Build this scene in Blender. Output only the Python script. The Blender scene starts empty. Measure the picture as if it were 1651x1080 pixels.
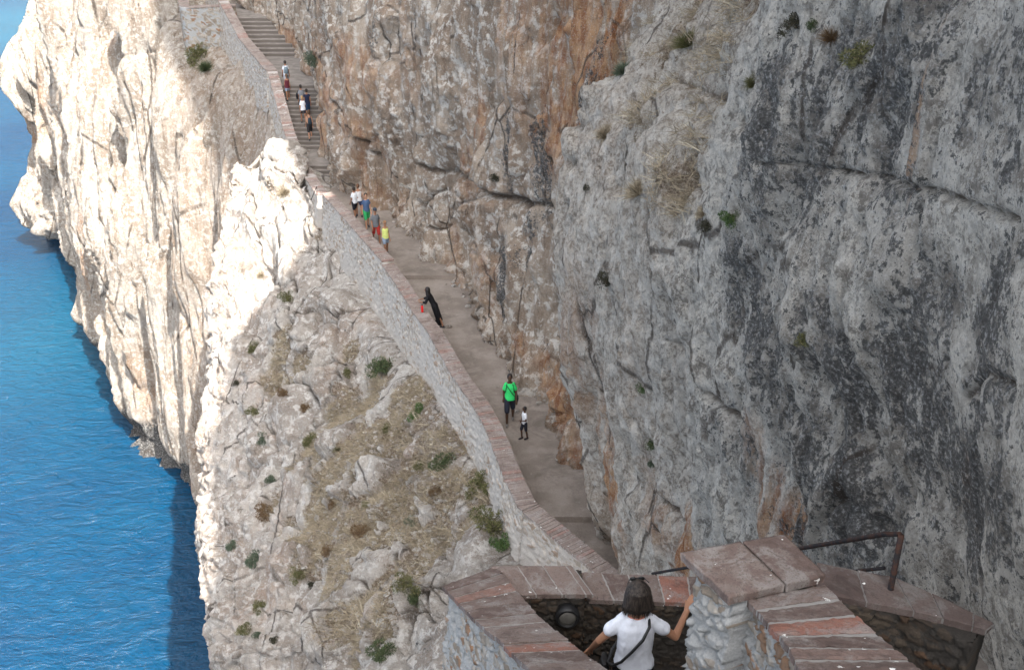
import bpy, bmesh, math, random, time
import numpy as np
from mathutils import Vector, Matrix
from mathutils.bvhtree import BVHTree
T0 = time.time()
S = bpy.context.scene
# ------------------------------------------------------------------ camera
CAMZ = 48.0
PITCH = math.radians(26.0)
FPX, PW, PH = 1700.0, 1651.0, 1080.0
cd = bpy.data.cameras.new('camera'); cam = bpy.data.objects.new('camera', cd)
S.collection.objects.link(cam)
cam.location = (0, 0, CAMZ); cam.rotation_euler = (math.pi/2 - PITCH, 0, 0)
cd.sensor_width = 36.0; cd.lens = 36.0*FPX/PW; cd.clip_start = 0.05; cd.clip_end = 9000
S.camera = cam
# ------------------------------------------------------------------ light
SUN_AZ = (0.50, -0.866); SUN_EL = math.radians(50)
sd = bpy.data.lights.new('sun', 'SUN'); sun = bpy.data.objects.new('sun', sd)
S.collection.objects.link(sun)
sd.energy = 4.0; sd.angle = math.radians(0.5); sd.color = (1.0, 0.95, 0.88)
_k = math.cos(SUN_EL)/math.hypot(*SUN_AZ)
SUNDIR = Vector((SUN_AZ[0]*_k, SUN_AZ[1]*_k, math.sin(SUN_EL)))
sun.rotation_euler = SUNDIR.to_track_quat('Z', 'Y').to_euler()
W = bpy.data.worlds.new('World'); S.world = W; W.use_nodes = True
wn = W.node_tree.nodes; wl = W.node_tree.links
sky = wn.new('ShaderNodeTexSky'); sky.sky_type = 'NISHITA'; sky.sun_disc = False
sky.sun_elevation = SUN_EL; sky.sun_rotation = math.atan2(SUN_AZ[0], SUN_AZ[1])
sky.air_density = 0.9; sky.dust_density = 5.0; sky.ozone_density = 0.3
hs = wn.new('ShaderNodeHueSaturation'); hs.inputs['Saturation'].default_value = .30
wl.new(sky.outputs[0], hs.inputs['Color']); wl.new(hs.outputs[0], wn['Background'].inputs[0]); wn['Background'].inputs[1].default_value = 0.15
S.view_settings.view_transform = 'Standard'; S.view_settings.look = 'None'
S.view_settings.exposure = 1.87; S.view_settings.gamma = 1.0
S.render.engine = 'CYCLES'
S.cycles.max_bounces = 5; S.cycles.diffuse_bounces = 4; S.cycles.glossy_bounces = 2
S.cycles.use_denoising = True
# ------------------------------------------------------------------ projection helpers
CP, SP = math.cos(PITCH), math.sin(PITCH)
def ray(px, py):
    u = (px-PW/2)/FPX; v = (PH/2-py)/FPX
    return np.array([u, CP+SP*v, -SP+CP*v])
def PY(px, py, Y):
    d = ray(px, py); return d*(Y/d[1]) + np.array([0, 0, CAMZ])
def PZ(px, py, z):
    d = ray(px, py); return d*((z-CAMZ)/d[2]) + np.array([0, 0, CAMZ])
def topix(p):
    x, y, z = p[0], p[1], p[2]-CAMZ
    dep = y*CP - z*SP; up = y*SP + z*CP
    return PW/2+FPX*x/dep, PH/2-FPX*up/dep
# ------------------------------------------------------------------ noise
_rs = np.random.RandomState(7)
_perm = _rs.permutation(256).astype(np.int32); _perm = np.concatenate([_perm, _perm, _perm])
_g = _rs.normal(size=(256, 3)).astype(np.float32); _g /= np.linalg.norm(_g, axis=1)[:, None]
_r3 = _rs.rand(256, 3).astype(np.float32); _r1 = _rs.rand(256).astype(np.float32)
def _h(i, j, k):
    return _perm[_perm[_perm[i & 255] + (j & 255)] + (k & 255)]
def pn(x, y, z):
    x = np.asarray(x, np.float32); y = np.asarray(y, np.float32); z = np.asarray(z, np.float32)
    xi = np.floor(x).astype(np.int32); yi = np.floor(y).astype(np.int32); zi = np.floor(z).astype(np.int32)
    fx, fy, fz = x-xi, y-yi, z-zi
    sx = fx*fx*fx*(fx*(fx*6-15)+10); sy = fy*fy*fy*(fy*(fy*6-15)+10); sz = fz*fz*fz*(fz*(fz*6-15)+10)
    out = 0
    for a in (0, 1):
        wx = sx if a else 1-sx
        for b in (0, 1):
            wy = sy if b else 1-sy
            for c in (0, 1):
                wz = sz if c else 1-sz
                g = _g[_h(xi+a, yi+b, zi+c)]
                out = out + wx*wy*wz*(g[..., 0]*(fx-a)+g[..., 1]*(fy-b)+g[..., 2]*(fz-c))
    return out*1.5
def fbm(x, y, z, oct=4, gain=.5, ridge=False):
    s = 0; a = 1.0; t = 0
    for o in range(oct):
        n = pn(x+o*17.3, y+o*9.1, z+o*5.7)
        if ridge: n = 1-2*np.abs(n)
        s = s+a*n; t += a; a *= gain; x = x*2.03; y = y*2.03; z = z*2.03
    return s/t
def worley(x, y, z, facet=False):
    x = np.asarray(x, np.float32); y = np.asarray(y, np.float32); z = np.asarray(z, np.float32)
    xi = np.floor(x).astype(np.int32); yi = np.floor(y).astype(np.int32); zi = np.floor(z).astype(np.int32)
    F1 = np.full(x.shape, 9., np.float32); F2 = F1.copy(); ID = np.zeros(x.shape, np.int32); FC = np.zeros(x.shape, np.float32)
    for a in (-1, 0, 1):
        for b in (-1, 0, 1):
            for c in (-1, 0, 1):
                h = _h(xi+a, yi+b, zi+c); r = _r3[h]
                ex, ey, ez = xi+a+r[..., 0]-x, yi+b+r[..., 1]-y, zi+c+r[..., 2]-z
                d = ex**2+ey**2+ez**2
                m = d < F1
                F2 = np.where(m, F1, np.minimum(F2, d)); ID = np.where(m, h, ID); F1 = np.where(m, d, F1)
                if facet: g = _g[(h*7+3) & 255]; FC = np.where(m, ex*g[..., 0]+ey*g[..., 1]+ez*g[..., 2], FC)
    if facet: return np.sqrt(F1), np.sqrt(F2), ID, FC
    return np.sqrt(F1), np.sqrt(F2), ID
def sstep(a, b, x):
    t = np.clip((x-a)/(b-a), 0, 1); return t*t*(3-2*t)
# ------------------------------------------------------------------ mesh helpers
def link(o, parent=None):
    S.collection.objects.link(o)
    if parent is not None: o.parent = parent
    return o
def newobj(name, me, m=None, parent=None):
    o = bpy.data.objects.new(name, me)
    if m is not None: me.materials.append(m)
    return link(o, parent)
def tag(o, label=None, cat=None, group=None, kind=None):
    if label: o['label'] = label
    if cat: o['category'] = cat
    if group: o['group'] = group
    if kind: o['kind'] = kind
    return o
def empty(name, loc, label, cat, group=None, rz=0):
    o = bpy.data.objects.new(name, None); link(o); o.location = loc; o.rotation_euler = (0, 0, rz); o.empty_display_size = .1
    return tag(o, label, cat, group)
def mesh_np(name, V, F, smooth=True, attrs=None):
    me = bpy.data.meshes.new(name); V = np.ascontiguousarray(V, np.float32); F = np.ascontiguousarray(F, np.int32)
    n = F.shape[1]
    me.vertices.add(len(V)); me.vertices.foreach_set('co', V.ravel())
    me.loops.add(F.size); me.loops.foreach_set('vertex_index', F.ravel())
    me.polygons.add(len(F)); me.polygons.foreach_set('loop_start', np.arange(0, F.size, n, dtype=np.int32))
    me.update(calc_edges=True)
    me.polygons.foreach_set('use_smooth', np.full(len(F), bool(smooth)))
    if attrs:
        for k, a in attrs.items():
            at = me.attributes.new(k, 'FLOAT', 'POINT'); at.data.foreach_set('value', np.ascontiguousarray(a, np.float32).ravel())
    me.validate(); return me
def gridfaces(m, n, flip=False):
    i = np.arange(m-1)[:, None]*n + np.arange(n-1)[None, :]
    q = np.stack([i, i+1, i+n+1, i+n], -1).reshape(-1, 4)
    return q[:, ::-1] if flip else q
def gnormal(P):
    du = np.gradient(P, axis=0); dv = np.gradient(P, axis=1)
    n = np.cross(du, dv); return n/np.maximum(np.linalg.norm(n, axis=-1, keepdims=True), 1e-9)
def hermite(xs, ys, xq):
    """cubic interpolation of ys (k,...) given at xs, finite difference tangents"""
    xs = np.asarray(xs, float); ys = np.asarray(ys, float); xq = np.asarray(xq, float)
    sh = (-1,)+(1,)*(ys.ndim-1)
    dx = np.diff(xs).reshape(sh); sl = np.diff(ys, axis=0)/dx
    t = np.zeros_like(ys); t[1:-1] = (sl[:-1]*dx[1:]+sl[1:]*dx[:-1])/(dx[1:]+dx[:-1]); t[0] = sl[0]; t[-1] = sl[-1]
    i = np.clip(np.searchsorted(xs, xq)-1, 0, len(xs)-2)
    h = (xs[i+1]-xs[i]).reshape(sh); s = np.clip((xq-xs[i]), 0, None).reshape(sh)/h; s = np.clip(s, 0, 1)
    h00 = 2*s**3-3*s**2+1; h10 = s**3-2*s**2+s; h01 = -2*s**3+3*s**2; h11 = s**3-s**2
    return h00*ys[i]+h10*h*t[i]+h01*ys[i+1]+h11*h*t[i+1]
def netsurf(net, nu, nv, us=None, vs=None):
    net = np.asarray(net, float)
    a = hermite(np.arange(net.shape[0]), net, np.linspace(0, net.shape[0]-1, nu) if us is None else us)
    b = hermite(np.arange(net.shape[1]), np.swapaxes(a, 0, 1), np.linspace(0, net.shape[1]-1, nv) if vs is None else vs)
    return np.swapaxes(b, 0, 1)
def ell(P, c, r, jag=None):
    """soft ellipsoid mask in world space"""
    d = np.sqrt((((P-np.asarray(c))/np.asarray(r))**2).sum(-1))
    if jag is not None: d = d+jag
    return 1-sstep(.45, 1.15, d)
def polydist(P, pts):
    best = np.full(P.shape[:-1], 1e9)
    for a, b in zip(pts[:-1], pts[1:]):
        ab = b-a; t = np.clip(((P-a)@ab)/max(ab@ab, 1e-9), 0, 1)
        best = np.minimum(best, np.linalg.norm(P-(a+t[..., None]*ab), axis=-1))
    return best
# ------------------------------------------------------------------ materials
class NT:
    def __init__(s, name):
        s.m = bpy.data.materials.new(name); s.m.use_nodes = True
        s.n = s.m.node_tree.nodes; s.l = s.m.node_tree.links; s.b = s.n['Principled BSDF']
        s.pos = s.n.new('ShaderNodeNewGeometry').outputs['Position']
    def setin(s, sock, v):
        if isinstance(v, bpy.types.NodeSocket): s.l.new(v, sock)
        elif v is not None: sock.default_value = v
    def map(s, sc, vec=None, loc=(0, 0, 0)):
        n = s.n.new('ShaderNodeMapping'); s.l.new(vec or s.pos, n.inputs[0]); n.inputs['Scale'].default_value = sc; n.inputs['Location'].default_value = loc
        return n.outputs[0]
    def noise(s, scale, detail=6, rough=.6, vec=None, dist=0., col=False):
        n = s.n.new('ShaderNodeTexNoise'); s.l.new(vec or s.pos, n.inputs['Vector'])
        n.inputs['Scale'].default_value = scale; n.inputs['Detail'].default_value = detail; n.inputs['Roughness'].default_value = rough; n.inputs['Distortion'].default_value = dist
        return n.outputs['Color' if col else 'Fac']
    def vor(s, scale, vec=None, feat='F1', out='Distance', rnd=1.):
        n = s.n.new('ShaderNodeTexVoronoi'); n.feature = feat; s.l.new(vec or s.pos, n.inputs['Vector']); n.inputs['Scale'].default_value = scale
        n.inputs['Randomness'].default_value = rnd
        return n.outputs[out]
    def ramp(s, x, lo, hi, a=0., b=1., smooth=True):
        n = s.n.new('ShaderNodeMapRange'); n.interpolation_type = 'SMOOTHSTEP' if smooth else 'LINEAR'
        s.setin(n.inputs[0], x); s.setin(n.inputs[1], lo); s.setin(n.inputs[2], hi); s.setin(n.inputs[3], a); s.setin(n.inputs[4], b)
        return n.outputs[0]
    def math(s, op, a, b=None, clamp=False):
        n = s.n.new('ShaderNodeMath'); n.operation = op; n.use_clamp = clamp; s.setin(n.inputs[0], a); s.setin(n.inputs[1], b); return n.outputs[0]
    def attr(s, name, col=False):
        n = s.n.new('ShaderNodeAttribute'); n.attribute_name = name; return n.outputs['Color' if col else 'Fac']
    def mix(s, f, a, b, mode='MIX'):
        n = s.n.new('ShaderNodeMix'); n.data_type = 'RGBA'; n.blend_type = mode; n.clamp_factor = True
        s.setin(n.inputs[0], f); A, B = n.inputs[6], n.inputs[7]
        s.setin(A, (*a, 1) if isinstance(a, tuple) and len(a) == 3 else a); s.setin(B, (*b, 1) if isinstance(b, tuple) and len(b) == 3 else b)
        return n.outputs[2]
    def bump(s, h, dist, strength=1., nrm=None):
        n = s.n.new('ShaderNodeBump'); n.inputs['Strength'].default_value = strength; n.inputs['Distance'].default_value = dist
        s.setin(n.inputs['Height'], h)
        if nrm is not None: s.l.new(nrm, n.inputs['Normal'])
        return n.outputs[0]
    def out(s, col=None, rough=.85, nrm=None, spec=.3, **kw):
        s.setin(s.b.inputs['Base Color'], (*col, 1) if isinstance(col, tuple) and len(col) == 3 else col); s.setin(s.b.inputs['Roughness'], rough)
        s.b.inputs['Specular IOR Level'].default_value = spec
        if nrm is not None: s.l.new(nrm, s.b.inputs['Normal'])
        for k, v in kw.items(): s.setin(s.b.inputs[k], v)
        return s.m

def rock_material(name, c_lo, c_hi, pale, fine=16., bump=.03, streak=.6, grit=1., soil=(.20, .155, .115), cracks=1., csc=.55):
    t = NT(name)
    warp = t.mix(.18, t.pos, t.noise(.9, 4, .6, col=True))
    big = t.noise(.32, 7, .62, dist=.4)
    st = t.noise(1.1, 9, .68, t.map((1, 1, .16)), dist=.5)
    mid = t.noise(3.2, 9, .72)
    fi = t.noise(fine, 8, .75)
    fi2 = t.noise(fine*.42, 9, .78, t.map((1, 1, .8), loc=(4, 4, 4)))
    f = t.math('ADD', t.math('MULTIPLY', big, 1-streak), t.math('MULTIPLY', st, streak))
    col = t.mix(t.ramp(f, .40, .60), c_lo, c_hi)
    col = t.mix(t.math('MULTIPLY', t.ramp(mid, .50, .58), .85), col, pale)
    seam = t.noise(2.2, 9, .74, t.map((1, 1, .13), loc=(5, 3, 1)))
    col = t.mix(t.math('MULTIPLY', t.ramp(seam, .54, .64), .65), col, tuple(c*.52*w for c, w in zip(c_lo, (1.1, .95, .8))))
    cool = t.attr('cool')
    lich_relief = t.mix(t.ramp(fi2, .46, .54), (.26, .24, .215), (.70, .665, .60))  # lichen mottling, with light-dark relief contrast put into the colour
    lich_relief = t.mix(t.math('MULTIPLY', t.ramp(mid, .42, .58), .6), lich_relief, (.79, .755, .69))
    col = t.mix(cool, col, lich_relief)
    og = t.math('MULTIPLY', t.attr('orange'), t.ramp(t.noise(1.7, 9, .70, t.map((1, 1, .2), loc=(2, 7, 9)), dist=.6), .38, .54))
    oc = t.mix(t.ramp(t.noise(4.5, 8, .7, t.map((1, 1, .3))), .40, .60), (.30, .125, .055), (.56, .34, .19))
    col = t.mix(og, col, oc)
    mot = t.math('ADD', t.math('MULTIPLY', fi2, .62), t.math('MULTIPLY', t.noise(1.1, 10, .74, t.map((1, 1, .45))), .38))
    dk = t.ramp(t.math('ADD', t.math('MULTIPLY', t.attr('dark'), .13), mot), .575, .615)
    col = t.mix(t.math('MULTIPLY', dk, .90), col, t.mix(t.ramp(fi, .42, .58), (.04, .042, .045), (.15, .15, .15)))
    so = t.attr('soil')
    sm = t.ramp(t.math('ADD', so, t.math('MULTIPLY', t.math('SUBTRACT', mid, .5), 1.3)), .42, .54)
    col = t.mix(sm, col, t.mix(t.ramp(fi, .40, .60), tuple(c*.7 for c in soil), tuple(min(1, c*1.9) for c in soil)))
    ck = t.attr('crack')
    col = t.mix(t.math('MULTIPLY', t.ramp(ck, .35, .9), .85), col, (.075, .055, .04))  # shade inside the grooves also put into the crack colour
    # hairline fractures
    e1 = t.vor(csc, t.map((1, 1, .45), warp), 'DISTANCE_TO_EDGE'); e2 = t.vor(csc*3.1, t.map((1, 1, .6), warp, (3, 1, 2)), 'DISTANCE_TO_EDGE')
    l1 = t.math('MULTIPLY', t.ramp(e1, .004, .016, 1, 0), t.ramp(big, .42, .56)); l2 = t.math('MULTIPLY', t.ramp(e2, .006, .024, 1, 0), t.ramp(seam, .50, .58))
    ln = t.math('MULTIPLY', t.math('MAXIMUM', l1, t.math('MULTIPLY', l2, .45)), t.math('MULTIPLY', t.math('SUBTRACT', 1., sm, True), cracks))
    col = t.mix(t.math('MULTIPLY', ln, .8), col, (.07, .055, .045))
    # grain, pits, chips
    col = t.mix(t.math('MULTIPLY', t.ramp(fi, .54, .62), .40*grit), col, tuple(min(.8, c*1.25) for c in pale))
    col = t.mix(t.math('MULTIPLY', t.ramp(t.noise(fine*1.4, 6, .75, t.map((1, 1, .8), loc=(4, 4, 9))), .57, .64), .65*grit), col, (.11, .09, .075))
    h = t.math('ADD', t.noise(7., 10, .76), t.math('MULTIPLY', fi, .45))
    h = t.math('ADD', h, t.math('MULTIPLY', fi2, .6))
    nb0 = t.bump(t.math('SUBTRACT', t.noise(2.1, 10, .72, t.map((1, 1, .55), loc=(1, 8, 3))), t.math('MULTIPLY', ln, .25)), bump*4.0, 1.0)
    nb = t.bump(h, bump*1.3, 1.0, nb0)
    return t.out(col, .92, nb, .15)

M = {}
M['near'] = rock_material('cliff_rock_face', (.30, .22, .16), (.54, .445, .355), (.80, .76, .70), fine=26., bump=.07)
M['slope'] = rock_material('slope_rock', (.33, .28, .24), (.55, .505, .455), (.72, .695, .66), fine=20, bump=.07, streak=.2, csc=.42)
M['sea_cliff'] = rock_material('sea_cliff_rock', (.36, .29, .23), (.54, .48, .42), (.70, .66, .60), fine=9, bump=.16, streak=.8, csc=.2)

t = NT('sea_water')
nz1 = t.noise(.55, 6, .62, t.map((1.0, 1.7, 1)), dist=.8); nz2 = t.noise(2.6, 5, .6, t.map((1, 1.6, 1)))
tur = t.noise(.012, 3, .5); tu2 = t.noise(.055, 5, .6)
wc = t.mix(t.ramp(t.math('ADD', t.math('MULTIPLY', tur, .4), t.math('MULTIPLY', tu2, .6)), .36, .66), (.0, .032, .084), (.0, .048, .108))
wc = t.mix(t.math('MULTIPLY', t.attr('shoal'), .4), wc, (.02, .15, .20))
nb = t.bump(t.math('ADD', nz1, t.math('MULTIPLY', nz2, .35)), .55, .9)
M['sea'] = t.out(wc, .16, nb, .28)

t = NT('path_dirt')
a = t.noise(1.2, 7, .6); b = t.noise(16, 6, .7); c = t.noise(60, 4, .6)
col = t.mix(t.ramp(a, .35, .65), (.225, .19, .162), (.315, .272, .237))
col = t.mix(t.math('MULTIPLY', t.ramp(b, .5, .7), .35), col, (.18, .15, .13))
col = t.mix(t.math('MULTIPLY', t.ramp(c, .6, .7), .4), col, (.45, .42, .39))
col = t.mix(t.math('MULTIPLY', t.ramp(t.noise(.7, 9, .75, dist=.6), .5, .62), .5), col, (.14, .118, .10))
col = t.mix(t.math('MULTIPLY', t.ramp(t.noise(5., 9, .75), .56, .66), .5), col, (.36, .33, .30))
M['path'] = t.out(col, .92, t.bump(t.math('ADD', b, t.math('MULTIPLY', c, .3)), .02), .2)

t = NT('step_concrete')
a = t.noise(2.0, 8, .65); c = t.noise(40, 5, .6)
col = t.mix(t.ramp(a, .35, .65), (.21, .188, .168), (.31, .28, .255))
col = t.mix(t.math('MULTIPLY', t.ramp(c, .55, .7), .4), col, (.16, .14, .13))
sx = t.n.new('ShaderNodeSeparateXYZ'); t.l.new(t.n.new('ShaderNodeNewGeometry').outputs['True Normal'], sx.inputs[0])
col = t.mix(t.ramp(sx.outputs[2], .3, .6, 1, 0), col, (.15, .132, .118))  # upright faces darkened by normal: riser shade put into the colour
M['step'] = t.out(col, .9, t.bump(c, .01), .25)

def masonry(name, s1, s2, s3, mortar, fine=45):
    t = NT(name)
    cell = t.attr('cell'); mo = t.attr('mort')
    n = t.noise(9, 8, .68); f = t.noise(fine, 6, .7)
    col = t.mix(t.ramp(cell, .2, .6, smooth=False), s1, s2); col = t.mix(t.ramp(cell, .78, .86), col, s3)
    col = t.mix(t.math('MULTIPLY', t.ramp(n, .42, .62), .5), col, tuple(c*.62 for c in s1))
    mm = t.ramp(t.math('ADD', mo, t.math('MULTIPLY', t.math('SUBTRACT', n, .5), .8)), .35, .6)
    col = t.mix(mm, col, t.mix(t.ramp(f, .35, .65), tuple(c*.8 for c in mortar), mortar))
    col = t.mix(t.math('MULTIPLY', t.ramp(f, .6, .75), .5), col, (.12, .11, .10))
    h = t.math('ADD', n, t.math('MULTIPLY', f, .4))
    return t.out(col, .9, t.bump(h, .025), .25)
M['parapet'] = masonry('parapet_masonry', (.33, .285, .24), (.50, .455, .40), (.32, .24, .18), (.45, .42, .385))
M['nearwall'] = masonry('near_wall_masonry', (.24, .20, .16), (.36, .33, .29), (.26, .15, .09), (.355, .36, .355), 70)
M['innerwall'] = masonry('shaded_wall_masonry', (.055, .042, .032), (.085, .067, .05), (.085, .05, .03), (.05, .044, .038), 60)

def brickcap(name, r1, r2, r3, mortar, scale=1.):
    t = NT(name)
    cell = t.attr('cell'); n = t.noise(7*scale, 8, .65); f = t.noise(55*scale, 6, .7); sp = t.noise(11*scale, 3, .5, t.map((1, 1, 1), loc=(3, 1, 8)))
    col = t.mix(t.ramp(cell, .0, .7, smooth=False), r1, r2); col = t.mix(t.ramp(cell, .84, .9), col, r3)
    col = t.mix(t.math('MULTIPLY', t.ramp(n, .46, .62), .5), col, tuple((a*.35+b*.65) for a, b in zip(mortar, r2)))
    n2 = t.noise(2.3*scale, 9, .75, dist=.5)
    col = t.mix(t.math('MULTIPLY', t.ramp(n2, .50, .60), .5), col, tuple(c*.8+.06 for c in mortar))
    col = t.mix(t.math('MULTIPLY', t.ramp(n2, .46, .38), .5), col, tuple(c*.5 for c in r1))
    col = t.mix(t.math('MULTIPLY', t.ramp(f, .52, .62), .6), col, (.075, .058, .052))
    col = t.mix(t.ramp(t.attr('mort'), .4, .6), col, mortar)
    # bird droppings and lime splashes
    col = t.mix(t.math('MULTIPLY', t.ramp(sp, .70, .715), t.ramp(f, .38, .48)), col, (.72, .72, .70))
    return t.out(col, .85, t.bump(t.math('ADD', t.math('MULTIPLY', n, .6), t.math('MULTIPLY', f, .5)), .012/scale**.5), .3)
M['cap_far'] = brickcap('parapet_brick', (.215, .165, .145), (.29, .235, .205), (.30, .19, .16), (.40, .37, .35))
M['cap_near'] = brickcap('near_cap_tile', (.105, .072, .062), (.175, .132, .115), (.24, .11, .08), (.28, .265, .25), 1.4)

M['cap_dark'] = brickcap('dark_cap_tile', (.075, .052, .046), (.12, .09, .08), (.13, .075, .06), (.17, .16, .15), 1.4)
def simple(name, col, rough=.7, var=.25, scale=30, spec=.3, metal=0., bump=.004):
    t = NT(name); n = t.noise(scale, 6, .65, t.n.new('ShaderNodeTexCoord').outputs['Object'])
    c = t.mix(t.ramp(n, .3, .7), tuple(x*(1-var) for x in col), tuple(min(1, x*(1+var)) for x in col))
    return t.out(c, rough, t.bump(n, bump), spec, Metallic=metal)
def leafmat(name, c1, c2, c3):
    t = NT(name); a = t.attr('cell')
    col = t.mix(t.ramp(a, 0, .6, smooth=False), c1, c2); col = t.mix(t.ramp(a, .8, .95), col, c3)
    return t.out(col, .75, None, .2)
M['leaf_green'] = leafmat('green_leaves', (.04, .06, .028), (.075, .10, .045), (.14, .14, .07))
M['leaf_bright'] = leafmat('bright_green_leaves', (.045, .09, .03), (.085, .14, .045), (.16, .19, .08))
M['leaf_grey'] = leafmat('grey_green_leaves', (.06, .085, .06), (.11, .14, .095), (.19, .20, .14))
M['leaf_olive'] = leafmat('olive_leaves', (.07, .075, .03), (.13, .13, .055), (.22, .19, .10))
M['leaf_brown'] = leafmat('dry_brown_leaves', (.09, .055, .03), (.17, .11, .06), (.26, .18, .10))
M['leaf_dark'] = leafmat('dark_dry_twigs', (.03, .032, .02), (.055, .05, .035), (.09, .085, .05))
M['straw'] = leafmat('dry_straw', (.17, .135, .095), (.37, .31, .22), (.60, .54, .42))
M['twig'] = simple('woody_twig', (.12, .085, .06))
# ------------------------------------------------------------------ the cliff beside the path
ABY = [-60, -30, -12, -4, 2, 5, 7.5, 10, 12, 14, 16.2, 18, 20.5, 22.6, 23.6, 24.6, 26.5, 29, 31, 34, 38, 41.5, 46, 52, 57, 61, 65, 70, 76, 85, 100, 140]
BX = [14, 8, 5.5, 4.4, 4.0, 3.9, 3.9, 3.7, 3.6, 3.6, 3.5, 3.5, 3.3, 3.1, 2.9, 2.8, 2.1, 1.3, .7, -.2, -1.5, -2.8, -5.0, -8.8, -10.3, -11.3, -12.6, -14.4, -17.6, -22, -30, -52]   # floor line (z 31)
ABZ = [14, 29, 31, 32.3, 34, 36.5, 39, 41.3, 42.8, 44.5, 47, 52, 70, 112]
def rowX(z):
    b = np.interp(ABY, ABY, BX)
    Ys = np.array(ABY)
    lean = {14: 0, 29: 0, 31: .05, 32.3: .45, 34: .5, 36.5: .45, 39: .35, 41.3: .35, 42.8: .5, 44.5: .7, 47: .9, 52: 1.0, 70: 1.6, 112: 3.2}[z]
    far = b+lean
    # column overrides in front of the far wall: the grey buttress
    pts = {14: None, 29: None,
           31: [3.9, 3.9, 3.9, 3.7, 3.6, 3.6, 3.4, 3.3, 3.15, 3.0, 2.95, 3.1],
           32.3: [3.9, 3.9, 3.9, 3.6, 3.5, 3.4, 3.2, 3.0, 2.75, 2.55, 2.6, 3.0],
           34: [3.9, 3.9, 3.9, 3.5, 3.3, 3.2, 3.0, 2.8, 2.5, 2.2, 2.3, 3.4],
           36.5: [3.8, 3.9, 3.8, 3.4, 3.15, 2.95, 2.7, 2.5, 2.2, 1.88, 1.95, 3.6],
           39: [3.7, 3.8, 3.75, 3.3, 3.0, 2.75, 2.4, 2.2, 2.0, 1.68, 1.8, 3.7],
           41.3: [3.6, 3.85, 3.8, 3.3, 2.95, 2.6, 2.25, 2.15, 2.0, 1.7, 1.85, 3.8],
           42.8: [3.4, 3.5, 3.55, 3.2, 2.9, 2.6, 2.3, 2.6, 2.7, 2.5, 2.7, 3.5],
           44.5: [3.3, 3.2, 3.25, 3.05, 2.95, 3.0, 3.2, 3.6, 3.7, 3.6, 3.7, 3.9],
           47: [3.4, 3.2, 3.2, 3.1, 3.2, 3.6, 4.0, 4.4, 4.5, 4.4, 4.4, 4.5],
           52: [3.4, 3.4, 3.5, 3.5, 3.7, 4.2, 4.7, 4.9, 5.0, 5.0, 5.0, 5.0],
           70: [3.4, 3.6, 3.8, 4.0, 4.4, 4.8, 5.4, 5.6, 5.8, 5.8, 5.8, 5.6],
           112: None}[z]
    X = far.copy()
    if pts is not None: X[4:16] = pts
    # undercut beside the upper stairs, overhang above it
    if z >= 34: X[16] += .95; X[17] += .45; X[18] += .15
    w = np.exp(-((Ys-66)/5.)**2)
    if 34 <= z <= 36.5: X += 0.3*w
    if z == 39: X += 1.6*w
    if z == 41.3: X += .6*w
    if z >= 42.8: X -= .3*w
    return X
ABX = np.array([rowX(z) for z in ABZ])            # (nz, nY)
# unseen cliff-top skyline, shaped to shade the path and leave the ridge sunlit
SKY_Y = [-60, -30, -10, 0, 5, 7, 9, 12, 15, 20, 23.0, 23.8, 24.5, 33, 60, 140]
SKY_Z = [90, 78, 65, 62, 66, 70.5, 73, 72, 70.5, 68.5, 67, 75, 119, 120, 121, 121]
def ab_grid(Ys, zs):
    a = hermite(ABZ, ABX, zs)                      # (nz, nYc)
    X = hermite(ABY, a.T, Ys).T                    # (nz, nY)
    Yg, Zg = np.meshgrid(Ys, zs)
    return np.stack([X, Yg, Zg], -1)
def nonuni(lo, hi, f):
    out = [lo]
    while out[-1] < hi: out.append(out[-1]+f(out[-1]))
    return np.array(out)
_Ys = nonuni(-60, 140, lambda y: .022*max(1, (y/6.5))**.82 if 4 < y < 72 else (.12 if 1 < y < 80 else 1.0))
_zs = np.concatenate([np.arange(14, 29, .5), np.arange(29, 46.9, .034), nonuni(46.9, 111, lambda z: .06+.06*(z-46.9)**.7)])
AB = ab_grid(_Ys, _zs)
def coarse_bvh(P, su, sv):
    Q = P[::su, ::sv]; m, n = Q.shape[:2]
    return BVHTree.FromPolygons([tuple(map(float, v)) for v in Q.reshape(-1, 3)], [tuple(int(i) for i in f) for f in gridfaces(m, n)])
def hit(bvh, px, py):
    d = ray(px, py); r = bvh.ray_cast(Vector((0, 0, CAMZ)), Vector(d).normalized())
    return (np.array(r[0]), np.array(r[1]), r[3]) if r[0] is not None else (None, None, None)
abb = coarse_bvh(AB, 6, 4)
def H(bvh, pts):
    o = []
    for p in pts:
        q = hit(bvh, p[0], p[1])[0]
        if q is not None: o.append(q)
    return o
x, y, z = AB[..., 0], AB[..., 1], AB[..., 2]
jag = fbm(x*.6, y*.6, z*.25, 4)*.9
AO = np.zeros(x.shape); AD = np.zeros(x.shape); AC = np.zeros(x.shape); AS = np.zeros(x.shape)
def stain(arr, px, py, rh, rz, s=1.):
    c = hit(abb, px, py)[0]
    if c is None: return
    arr[:] = np.maximum(arr, s*ell(AB, c, (rh*2, rh, rz), jag*.5))
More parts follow.
